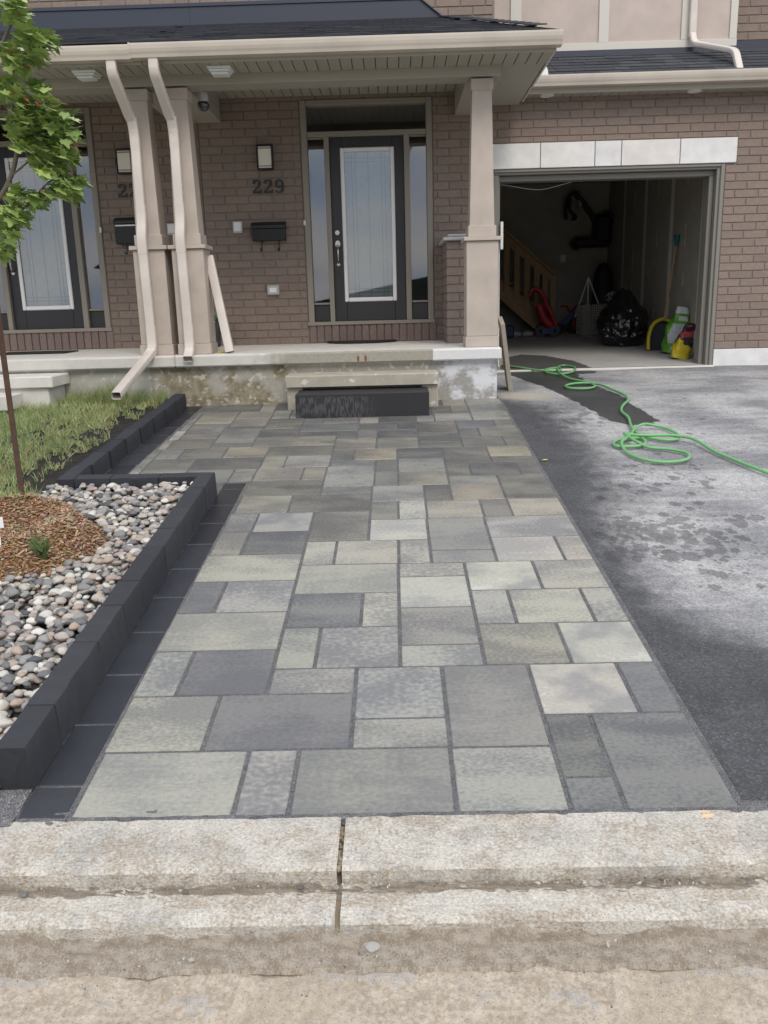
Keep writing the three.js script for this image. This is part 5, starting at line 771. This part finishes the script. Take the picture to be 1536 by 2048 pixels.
{ // doormats
  const s = new THREE.Shape(); s.absellipse(0, 0, .385, .36, 0, Math.PI, false); const g = new THREE.ExtrudeGeometry(s, { depth: .012, bevelEnabled: true, bevelSize: .008, bevelThickness: .004, bevelSegments: 1, curveSegments: 24 }).rotateX(Math.PI / 2); g.scale(1, 1, 1).translate(-.36, FLOOR + .018, -9.78);
  const mm = std({ map: tex(256, 256, (u, v) => { const n = fbm(u * 30, v * 30, 3, 30, 30), k = .012 + .04 * sstep(.5, .6, n); return [k, k, k]; }, 3, 3), roughness: 1, bumpMap: again(grain, 4, 4), bumpScale: .01 });
  const a = thing('doormat', 'half-round black doormat in front of door 229', 'doormat', [-.36, FLOOR, -9.6]); obj('mat', g.translate(0, 0, .01), mm, a);
  const b = thing('doormat', 'black rectangular doormat at the neighbouring door', 'doormat', [-3.75, FLOOR, -9.0]); obj('mat', cbox(-4.18, FLOOR + .001, -9.35, -3.42, FLOOR + .014, -8.92, .005), mm, b);
}
{ // planter
  const x = -1.99, z = -9.55, t = thing('planter', 'dark woven planter with green seedlings behind the column', 'planter', [x, FLOOR, z]); const g = new THREE.CylinderGeometry(.115, .085, .26, 4, 1).rotateY(Math.PI / 4).toNonIndexed(); g.computeVertexNormals(); obj('pot', g.translate(x, FLOOR + .131, z), std({ color: lin(.045, .045, .055), roughness: .7, bumpMap: again(charMap, 20, 20), bumpScale: .004 }), t);
  const r = rng(66), q = []; for (let i = 0; i < 160; i++) { const b = new THREE.CircleGeometry(.012 + .01 * r(), 6); b.rotateX(-1.57 + (r() - .5) * 1.6).rotateY(r() * 6).translate(x + (r() - .5) * .15, FLOOR + .265 + .07 * r(), z + (r() - .5) * .15); q.push(tint(b, mix3([.05, .16, .03], [.14, .34, .08], r())).toNonIndexed()); } obj('seedlings', q, leafGreen(), t);
}
single('sponge', 'small yellow sponge lying on the porch floor', 'sponge', [cbox(-1.69, FLOOR + .001, -8.29, -1.585, FLOOR + .017, -8.235, .006)], std({ color: lin(.62, .42, .06), roughness: .9 }), [-1.64, FLOOR, -8.26]);
{ // board leaning against the porch end
  const t = thing('leaning_board', 'weathered timber board leaning against the porch corner', 'board', [1.14, .74, -8.72]); const a = onGround(1012, 769), b = onZ(1000, 655, -8.36); const old = std({ map: tex(128, 512, (u, v) => mix3([.26, .23, .19], [.46, .42, .36], fbm(u * 26, v * 5, 4)), 6, 1.6), roughness: .95 });
  obj('board', beam([a.x + .02, groundY(-8.62), -8.62], [1.04, 1.40, -8.42], .042, .24), old, t);
}
// ---------------------------------------------------------------- garden hose on the drive
{
  const P = [[1004, 730], [1040, 735], [1085, 741], [1118, 741], [1117, 735], [1095, 738], [1092, 744], [1115, 748], [1140, 745], [1151, 739], [1145, 733], [1128, 731], [1117, 737], [1120, 750], [1140, 757], [1168, 763], [1185, 768], [1188, 774], [1170, 777], [1140, 776], [1131, 772], [1142, 768], [1165, 766], [1195, 768], [1225, 779], [1248, 789], [1256, 799], [1245, 812], [1243, 822], [1256, 834], [1261, 848], [1266, 859], [1280, 872], [1291, 884], [1283, 891], [1262, 893], [1236, 893], [1227, 887], [1236, 880], [1258, 877], [1290, 875], [1330, 880], [1352, 879], [1357, 872], [1345, 862], [1318, 853], [1292, 853], [1272, 860], [1262, 872], [1252, 882], [1243, 890], [1252, 903], [1275, 915], [1310, 923], [1345, 924], [1373, 919], [1378, 911], [1368, 904], [1335, 898], [1300, 895], [1268, 886], [1248, 871], [1256, 874], [1290, 876], [1340, 876], [1380, 881], [1430, 903], [1480, 924], [1540, 948], [1620, 985]];
  const pts = P.map(([x, y], i) => { const d = ray(x, y); let lo = 3, hi = 13; for (let k = 0; k < 50; k++) { const m = (lo + hi) / 2, q = m / -d.z; (EYE + d.y * q > (m > 9.8 ? garageY(-m) : groundY(-m)) + .012) ? lo = m : hi = m; } return new THREE.Vector3(d.x * lo / -d.z, (lo > 9.8 ? garageY(-lo) : groundY(-lo)) + .0125 + ((i > 45 && i < 51) || (i > 59 && i < 66) || (i > 11 && i < 14) ? .02 : 0), -lo); });
  const t = thing('garden_hose', 'green garden hose lying in loops on the driveway', 'hose', [1.9, groundY(-6.6), -6.6]); obj('tube', tube(pts, .0115, 9, 700), std({ color: lin(.16, .40, .16), roughness: .38 }), t);
}
{ const p = onGround(1090, 920), g = new THREE.SphereGeometry(.022, 10, 5).scale(1, .12, .6).rotateY(.3).translate(p.x, p.y + .003, p.z); single('fallen_leaf', 'small yellow leaf on the asphalt beside the pavers', 'leaf', [g], std({ color: lin(.6, .5, .1), roughness: .8 }), [p.x, p.y, p.z]); }
// loose rocks along the kerb foot
{
  const r = rng(404), rock = (x, y, z, s, label, col, flat = .7) => { const g = new THREE.IcosahedronGeometry(s, 2), p = g.attributes.position, k = r() * 50; for (let i = 0; i < p.count; i++) { const n = 1 + .6 * (fbm(p.getX(i) / s * 1.3 + k, p.getY(i) / s * 1.3 + p.getZ(i) / s + k, 3) - .5); p.setXYZ(i, p.getX(i) * n * 1.2, p.getY(i) * n * flat, p.getZ(i) * n); } g.computeVertexNormals(); const h = toCreasedNormals(g, .5); h.translate(x, y + s * flat * .55, z); single('rock', label, 'rock', [h], std({ color: lin(...col), roughness: .95, bumpMap: again(grain, 4, 4), bumpScale: .003 }), [x, y, z]); };
  const at = (px, py, y) => onY(px, py, y); const q = (px, py, y, s, l, c, f) => { const p = at(px, py, y); rock(p.x, y, p.z, s, l, c, f); };
  q(745, 1897, .012, .016, 'whitish broken stone lying in the dusty street', [.6, .58, .54], .55); q(733, 1890, .012, .009, 'small pale stone chip beside the whitish broken stone', [.55, .53, .5], .6);
  q(1270, 1746, .085, .019, 'large grey stone on the kerb step', [.46, .46, .46], .8); q(1085, 1870, .012, .013, 'flat grey concrete flake at the kerb foot', [.5, .48, .46], .4); q(371, 1786, .08, .008, 'tiny dark stone on the lower kerb step', [.2, .18, .16]); q(47, 1792, .08, .009, 'dark grey pebble at the outer end of the kerb step', [.26, .25, .24]);
  q(600, 1776, .082, .009, 'dark crumb of asphalt near the kerb joint', [.2, .18, .16]); q(672, 1777, .08, .008, 'grey grit stone lying in the kerb joint', [.4, .38, .35]); q(383, 1922, .012, .007, 'pale round pebble in the dusty street', [.6, .57, .52]);
  const grit = []; for (let i = 0; i < 900; i++) { const px = r() * 1536, band = r(); let p; if (band < .45) p = onY(px, 1762 + (768 - px) * .012 + r() * 14, .083); else p = onY(px, 1880 + (768 - px) * .03 + r() * r() * 160, .012); const s = .0016 + .004 * r() ** 3, g = new THREE.TetrahedronGeometry(s, 0).rotateX(r() * 6).rotateY(r() * 6); g.translate(p.x, p.y + (band < .45 ? .002 : .004), p.z); const k = .12 + .4 * r(); grit.push(tint(g, [k, k * .95, k * .88])); }
  const g = obj('grit', grit, std({ vertexColors: true, roughness: 1 }), road); g.userData.kind = 'stuff';
}
// ---------------------------------------------------------------- inside the garage
{ // stairs with a pine railing
  const z = -14.95, P = (x, y, dz = 0) => { const v = onZ(x, y, z); v.z += dz; return v.toArray(); }; const t = thing('garage_stairs', 'pine stairs with slatted railing inside the garage', 'stairs', [2.2, garageY(z), z]);
  obj('handrail', beam(P(975, 432), P(1110, 549), .14, .045, [0, 0, 1]), M.pine, t);
  obj('lower_rail', beam(P(975, 446, .03), P(1109, 563, .03), .03, .12, [0, 0, 1]), M.pine, t);
  obj('stringer', beam(P(980, 560, .02), P(1088, 655, .02), .04, .26, [0, 0, 1]), M.pine, t);
  [[1012, 583], [1032, 600], [1052, 618], [1071, 641], [1087, 651], [1103, 648]].forEach(([x, y]) => { const b = P(x, y), tp = P(x, 467 + (x - 1000) * .87); obj('baluster', cbox(b[0] - .045, b[1], z + .047, b[0] + .045, tp[1], z + .075, .003), M.pine, t); });
  for (let i = 0; i < 7; i++) { const c = P(985 + i * 15, 556 + i * 13); obj('tread', cbox(c[0], c[1], z - .6, c[0] + .24, c[1] + .035, z - .005, .003), M.pine, t); }
}
{ // rubbish bag
  const p = onGarage(1251, 693), s = .36; const g = new THREE.IcosahedronGeometry(1, 24), q = g.attributes.position; for (let i = 0; i < q.count; i++) { let x = q.getX(i), y = q.getY(i), z = q.getZ(i); const a = Math.atan2(z, x), f = fbm(a * 4 + 30, y * 3 + 10, 4) - .5, cr = Math.abs(fbm(x * 2.6 + 20, y * 3 + z * 2.4 + 20, 3) - .5); const top = sstep(.55, 1, y); let k = 1 + .2 * f - .42 * cr - .45 * top * (1 - top * .3); const yy = y < -.72 ? -.72 : y; q.setXYZ(i, x * k * s * (y < -.6 ? .93 : 1), (yy + .72) * .39 + top * .13, z * k * s); } const h = mergeVertices(g.deleteAttribute('normal').deleteAttribute('uv'), 1e-5); h.computeVertexNormals();
  const tie = new THREE.ConeGeometry(.07, .16, 9, 3, true).rotateZ(2.6).translate(-.02, .80, 0).deleteAttribute('uv');
  const t = thing('rubbish_bag', 'full black plastic rubbish bag on the garage floor', 'bag', [p.x, garageY(p.z), p.z - .2]); const bm = new THREE.MeshPhysicalMaterial({ color: lin(.008, .008, .01), roughness: .24, clearcoat: .5 }); obj('bag', h, bm, t, false); obj('tie', tie, bm, t, false).scale.set(1, .9, 1);
}
{ // snow shovel
  const b = onGarage(1318, 700), t = thing('snow_shovel', 'yellow and black snow shovel leaning on the garage wall', 'shovel', [b.x, garageY(b.z), b.z]); const z = b.z, w = onZ(1355, 492, z - .1);
  const top = [Math.min(w.x, 3.74), w.y, z - .1], yb = garageY(z), hx = b.x + .05, m1 = std({ color: lin(.03, .032, .04), roughness: .5 }), yel = std({ color: lin(.5, .40, .02), roughness: .5 });
  obj('handle', rod([hx, yb + .38, z], top, .014, .012), M.pine, t); const gp = new THREE.Vector3(...top).sub(new THREE.Vector3(hx, yb + .38, z)).normalize(); obj('grip', [rod(top, new THREE.Vector3(...top).addScaledVector(gp, .13).toArray(), .018, .045), rod([top[0] + gp.x * .13 - .05, top[1] + gp.y * .13, top[2]], [top[0] + gp.x * .13 + .04, top[1] + gp.y * .13, top[2]], .016)], std({ color: lin(.0, .12, .15), roughness: .5 }), t);
  obj('blade', sheet(14, 10, (u, v) => { const a = lerp(-.62, .62, u); return [hx - .02 + .34 * Math.sin(a) + .02 * v, yb + .01 + .38 * v - .06 * Math.abs(a) * v, z + .20 - .16 * Math.cos(a) - .14 * v]; }), m1, t); m1.side = THREE.DoubleSide;
  obj('edge', tube([[hx - .22, yb + .012, z + .085], [hx - .205, yb + .2, z + .045], [hx - .13, yb + .34, z - .03], [hx, yb + .40, z - .06], [hx + .1, yb + .37, z - .04]], .026, 7, 30).scale(1, 1, 1), yel, t);
}
function sackGeo(w, h, d, seed, pinch) { return sheet(28, 22, (u, v) => { const a = u * Math.PI * 2, ca = Math.cos(a), sa = Math.sin(a), e = .55, x = Math.sign(ca) * Math.abs(ca) ** e, z = Math.sign(sa) * Math.abs(sa) ** e; const top = sstep(.5, .78, v) * .8 + .2 * sstep(.8, 1, v), n = 1 + .5 * (fbm(Math.cos(a) * 1.6 + seed, v * 5 + Math.sin(a) * 1.6 + seed, 4) - .5); return [x * w / 2 * n * lerp(1, pinch, top), v * h, z * d / 2 * n * lerp(1, .3, top)]; }); }
{
  const p = onGarage(1350, 706), t = thing('soil_sack', 'half-empty green and white plastic soil sack in the garage doorway', 'sack', [p.x, garageY(p.z), p.z]);
  const sm = std({ map: tex(512, 512, (u, v) => { const n = fbm(u * 8, v * 8, 4), white = (v > .2 && v < .64 && u > .17 && u < .40) || v > .86 || (v > .7 && v < .8 && u > .15 && u < .3) || (v > .07 && v < .15 && u > .2 && u < .33) ? 1 : 0; const ink = white && v < .72 && Math.sin(v * 190) > .3 && fbm(u * 90, v * 40, 2) > .5 ? .35 : 0; return mix3([.12, .36, .035].map(k => k * (.8 + .4 * n)), [.6 - ink, .62 - ink, .62 - ink], white); }), roughness: .4 });
  const g = sackGeo(.33, .58, .24, 3, .42).translate(0, .0, 0); obj('sack', g, sm, t, false).rotation.z = -.12; 
}
{
  const p = onGarage(1383, 717), t = thing('fertiliser_sack', 'crumpled yellow and black sack beside the garage door jamb', 'sack', [Math.min(p.x, 3.44), garageY(p.z), p.z]);
  const sm = std({ map: tex(256, 256, (u, v) => { const n = fbm(u * 7, v * 7, 4); return v + .5 * (n - .5) + .12 * Math.sin(u * 12) < .42 ? [.55, .42, .02].map(k => k * (.7 + .6 * n)) : v + .4 * (n - .5) < .6 ? [.03, .03, .03] : v + .5 * (n - .5) - .1 * Math.sin(u * 9) < .76 ? [.4, .06, .06] : [.02, .02, .024]; }), roughness: .4 }); obj('sack', sackGeo(.2, .44, .16, 8, .62), sm, t, false).rotation.z = -.3;
  const w = thing('plastic_bag', 'crumpled grey-white plastic bag squeezed behind the garage jamb', 'bag', [3.52, garageY(p.z - .15), p.z - .12]); obj('bag', sackGeo(.16, .3, .14, 22, .6), std({ color: lin(.4, .4, .43), roughness: .4 }), w, false);
}
{ // red and blue toy vehicles
  const p = onGarage(1092, 668), z = -14.35, S = p.z / z, y0 = garageY(z), q = (x, y, dz = 0) => { const v = onZ(x, y, z + dz); return [v.x, Math.max(v.y, y0 + .02), v.z]; };
  const red = std({ color: lin(.42, .02, .03), roughness: .4 }), blue = std({ color: lin(.02, .035, .16), roughness: .45 });
  const t = thing('toy_scooter', 'red plastic toy push car with looped handle in the garage', 'toy', [q(1092, 668)[0], y0, z]);
  obj('handle', [tube([q(1060, 590), q(1065, 578), q(1080, 582), q(1095, 610), q(1112, 650)].map(v => new THREE.Vector3(...v)), .035, 8, 40), tube([q(1060, 590, -.18), q(1068, 580, -.18), q(1085, 588, -.18), q(1100, 630, -.18), q(1112, 655, -.18)].map(v => new THREE.Vector3(...v)), .035, 8, 40), rod(q(1062, 584), q(1062, 584, -.18), .03), rod(q(1094, 612), q(1096, 616, -.18), .04)], red, t);
  obj('body', [tube([q(1078, 610, -.09), q(1090, 640, -.09), q(1112, 658, -.09)].map(v => new THREE.Vector3(...v)), .075, 10, 30)], red, t); obj('chassis', [beam(q(1076, 662, -.09), q(1112, 662, -.09), .24, .09, [0, 0, 1])], blue, t);
  for (const [x, d] of [[1081, 0], [1109, 0], [1081, -.2], [1109, -.2]]) { const c = q(x, 662, d); const w = obj('wheel', new THREE.CylinderGeometry(.09, .09, .05, 20).rotateX(Math.PI / 2).translate(c[0], y0 + .09, c[2]), M.black, t); obj('hub', new THREE.CylinderGeometry(.025, .025, .06, 12).rotateX(Math.PI / 2).translate(c[0], y0 + .09, c[2]), M.whitePlastic, w); }
  const u = thing('toy_tricycle', 'blue and orange toy tricycle beside the wire mesh crate', 'toy', [q(1140, 665, -.5)[0], garageY(z - .5), z - .5]); const or = std({ color: lin(.35, .04, .02), roughness: .5 }), yb = garageY(z - .5);
  obj('frame', [beam(q(1118, 655, -.5), q(1150, 625, -.5), .07, .07, [0, 0, 1])], blue, u); obj('handlebar', tube([q(1122, 613, -.4), q(1132, 612, -.45), q(1140, 622, -.5), q(1152, 613, -.55), q(1165, 608, -.6)].map(v => new THREE.Vector3(...v)), .02, 8, 30), or, u); obj('fork', rod(q(1146, 620, -.5), q(1149, 655, -.5), .025), or, u);
  for (const [x, r, d] of [[1149, .15, -.5], [1120, .09, -.38], [1120, .09, -.62]]) { const c = q(x, 660, d); obj('wheel', new THREE.TorusGeometry(r * .8, r * .22, 8, 24).translate(c[0], yb + r, c[2]), M.black, u); }
  // wire mesh crate with a ball on a box behind it, blue tub, clutter
  const cz = z + .3, k = (x, y) => { const v = onZ(x, y, cz); return [v.x, v.y]; }, a = k(1165, 668), b = k(1212, 610), cy = garageY(cz); const cr = thing('mesh_crate', 'wire mesh pet crate standing on the garage floor', 'crate', [(a[0] + b[0]) / 2, cy, cz]);
  const wire = []; const n = 12; for (let i = 0; i <= n; i++) { const x = lerp(a[0], b[0], i / n); wire.push(cbox(x - .004, cy + .005, cz - .004, x + .004, b[1], cz + .004, .001)); const y = lerp(cy + .008, b[1], i / n); wire.push(cbox(a[0], y - .004, cz + .0045, b[0], y + .004, cz + .0115, .001)); wire.push(cbox(a[0] - .004, y - .004, cz - .5, a[0] + .004, y + .004, cz - .004, .001)); } obj('mesh', wire, M.greyPlastic, cr).userData.kind = 'stuff';
  obj('back_panel', cbox(a[0], cy + .004, cz - .5, b[0], b[1], cz - .48, .003), M.drywall, cr); obj('cardboard', cbox(lerp(a[0], b[0], .45), cy + .2, cz - .2, b[0] - .02, cy + .52, cz - .04, .004), std({ color: lin(.2, .13, .07), roughness: .9 }), cr);
  const f = onZ(1180, 612, cz - .2), tr = thing('folding_stand', 'folded white tripod stand behind the mesh crate', 'stand', [f.x, cy, cz - .6]); const T = onZ(1177, 555, cz - .6).toArray(); obj('pole', rod([T[0], cy + .0, cz - .6], T, .014), M.whitePlastic, tr); for (const dx of [-.22, .26]) obj('leg', rod([T[0] + dx, cy + .3, cz - .55], T, .011), M.whitePlastic, tr);
  const bx = onZ(1225, 607, cz - .5), bb = thing('storage_box', 'white storage box behind the rubbish bag', 'box', [bx.x, garageY(cz - .6), cz - .6]); obj('box', cbox(bx.x - .12, garageY(cz - .6) + .001, cz - .75, bx.x + .14, bx.y, cz - .45, .01), M.greyPlastic, bb);
  const bl = thing('football', 'black and white football on the storage box', 'ball', [bx.x, bx.y + .001, cz - .6]); obj('ball', new THREE.SphereGeometry(.1, 20, 14).translate(bx.x, bx.y + .101, cz - .6), std({ map: tex(128, 64, (u, v) => { const n = fbm(u * 12, v * 7, 2); return n > .56 ? [.02, .02, .02] : [.45, .44, .4]; }), roughness: .5 }), bl);
  const st = onZ(1192, 600, cz - .9), sl = thing('golf_bag', 'tall dark bag standing in the back corner of the garage', 'bag', [st.x + .12, garageY(cz - .95), cz - .95]); obj('bag', new THREE.LatheGeometry([[0, 0], [.17, .01], [.2, .35], [.17, .7], [.15, 1.0], [.08, 1.13], [0, 1.15]].map(v => new THREE.Vector2(...v)), 18), std({ color: lin(.012, .013, .018), roughness: .6 }), sl, false);
  const tb = onZ(1015, 668, z), ty = garageY(z), tub = thing('blue_tub', 'blue plastic tub under the garage stairs', 'tub', [tb.x, ty, z]); obj('tub', cbox(tb.x - .09, ty + .001, z - .15, tb.x + .1, ty + .2, z + .08, .02), std({ color: lin(.015, .04, .13), roughness: .5 }), tub);
  const sh = onZ(1044, 663, z - .1), sb = thing('shoe_heap', 'pair of grey shoes on the floor under the stairs', 'shoes', [sh.x, ty, z - .1]); for (const dx of [-.1, .1]) obj('shoe', new THREE.SphereGeometry(.09, 14, 10).scale(1.1, .55, .6).translate(sh.x + dx, ty + .05, z - .1), M.greyPlastic, sb);
}
{ // dark folded mower hung on the wall
  const z = -15.35, P = (x, y, dz = 0) => { const v = onZ(x, y, z); v.z += dz; return v; }, t = thing('hung_stroller', 'black folded stroller hanging on the back wall of the garage', 'stroller', [3.3, 2.5, z]); const bk = std({ color: lin(.012, .013, .017), roughness: .55 });
  obj('seat', (() => { const a = P(1188, 430), b = P(1220, 488); return cbox(a.x, b.y, z - .2, b.x, a.y, z + .15, .06); })(), bk, t); obj('base', (() => { const a = P(1146, 476), b = P(1219, 494); return cbox(a.x, b.y, z - .15, b.x, a.y, z + .12, .04); })(), bk, t);
  obj('handle', tube([P(1131, 440, .05), P(1130, 415, .05), P(1139, 392, .05), P(1150, 386, .05), P(1160, 398, .05), P(1195, 445, .05)], .03, 8, 40), bk, t); obj('brace', tube([P(1152, 388, -.1), P(1180, 425, -.1), P(1200, 460, -.1)], .028, 8, 30), bk, t); obj('grip', tube([P(1140, 398, .05), P(1138, 420, .05), P(1150, 436, .05), P(1142, 440, .08)], .028, 8, 30), bk, t);
  for (const [x, y] of [[1150, 489], [1214, 436]]) { const c = P(x, y, .08); obj('wheel', new THREE.TorusGeometry(.075, .028, 8, 20).translate(c.x, c.y, c.z), M.black, t); }
  obj('hook', cbox(3.2, 3.1, z - .24, 3.26, 3.2, z - .02, .004), M.greyPlastic, t);
}
{ const a = onZ(1003, 370, -10.35), b = onZ(1080, 379, -10.5), c = onZ(1150, 362, -10.4); single('door_cord', 'thin white cord sagging across the garage door head', 'cord', [tube([[1.21, 2.81, -10.05], a.setX(1.3), b, c, [c.x + .02, 2.84, -10.1]], .004, 6, 50)], M.whitePlastic, [2, 2.7, -10.3]); }

// ---------------------------------------------------------------- across the street, behind the camera: what the glass mirrors
{
  const facade = (x, z, w, h, d, label, col, roofc) => { const t = thing('house', label, 'house', [x, 0, z]); const wall = obj('wall', cbox(x - w / 2, -.05, z, x + w / 2, h, z + d, .01), std({ color: lin(...col), roughness: .95 }), t); const s = new THREE.Shape(); s.moveTo(-w / 2 - .4, 0); s.lineTo(w / 2 + .4, 0); s.lineTo(0, w * (w > 10 ? .1 : .3)); obj('roof', new THREE.ExtrudeGeometry(s, { depth: d + .6, bevelEnabled: false }).translate(x, h + .01, z - .3), std({ color: lin(...roofc), roughness: .95 }), t); for (const [wx, wy] of [[-.3, .25], [.3, .25], [-.3, .7], [.3, .7]]) { const cx = x + wx * w, cy = h * wy; const f = obj('window', cbox(cx - .7, cy - .7, z - .03, cx + .7, cy + .7, z - .005, .01), M.white, t); obj('pane', cbox(cx - .62, cy - .62, z - .04, cx + .62, cy + .62, z - .031, .002), M.black, f); } };
  facade(8.5, 17, 7, 5.2, 8, 'dark brick house across the street, behind the viewer', [.12, .1, .09], [.04, .04, .045]); facade(-9, 20, 8, 3.4, 8, 'low grey house across the street, behind the viewer', [.2, .2, .2], [.05, .05, .05]); facade(3, 34, 16, 1.6, 7, 'distant low house across the street, behind the viewer', [.16, .15, .14], [.05, .05, .05]);
  const l = thing('street_lamp', 'grey street lamp with a curved arm across the street', 'lamp', [.6, 0, 12]); obj('pole', rod([.6, -.05, 12], [.6, 6.2, 12], .09, .055), M.greyPlastic, l); obj('arm', tube([[.6, 6.1, 12], [.75, 6.8, 12], [1.5, 7.2, 12], [2.4, 7.2, 12]], .045, 8, 30), M.greyPlastic, l); obj('head', cbox(2.2, 7.12, 11.88, 2.9, 7.24, 12.12, .04), M.greyPlastic, l);
  const far = structure('verge', 'grass verge across the street'); obj('turf', sheet(1, 1, (u, v) => [lerp(-40, 40, u), .0, lerp(9, 40, v)], (u, v) => [u * 20, v * 10]), std({ color: lin(.09, .12, .05), roughness: 1 }), far);
}
renderer.render(scene, camera);
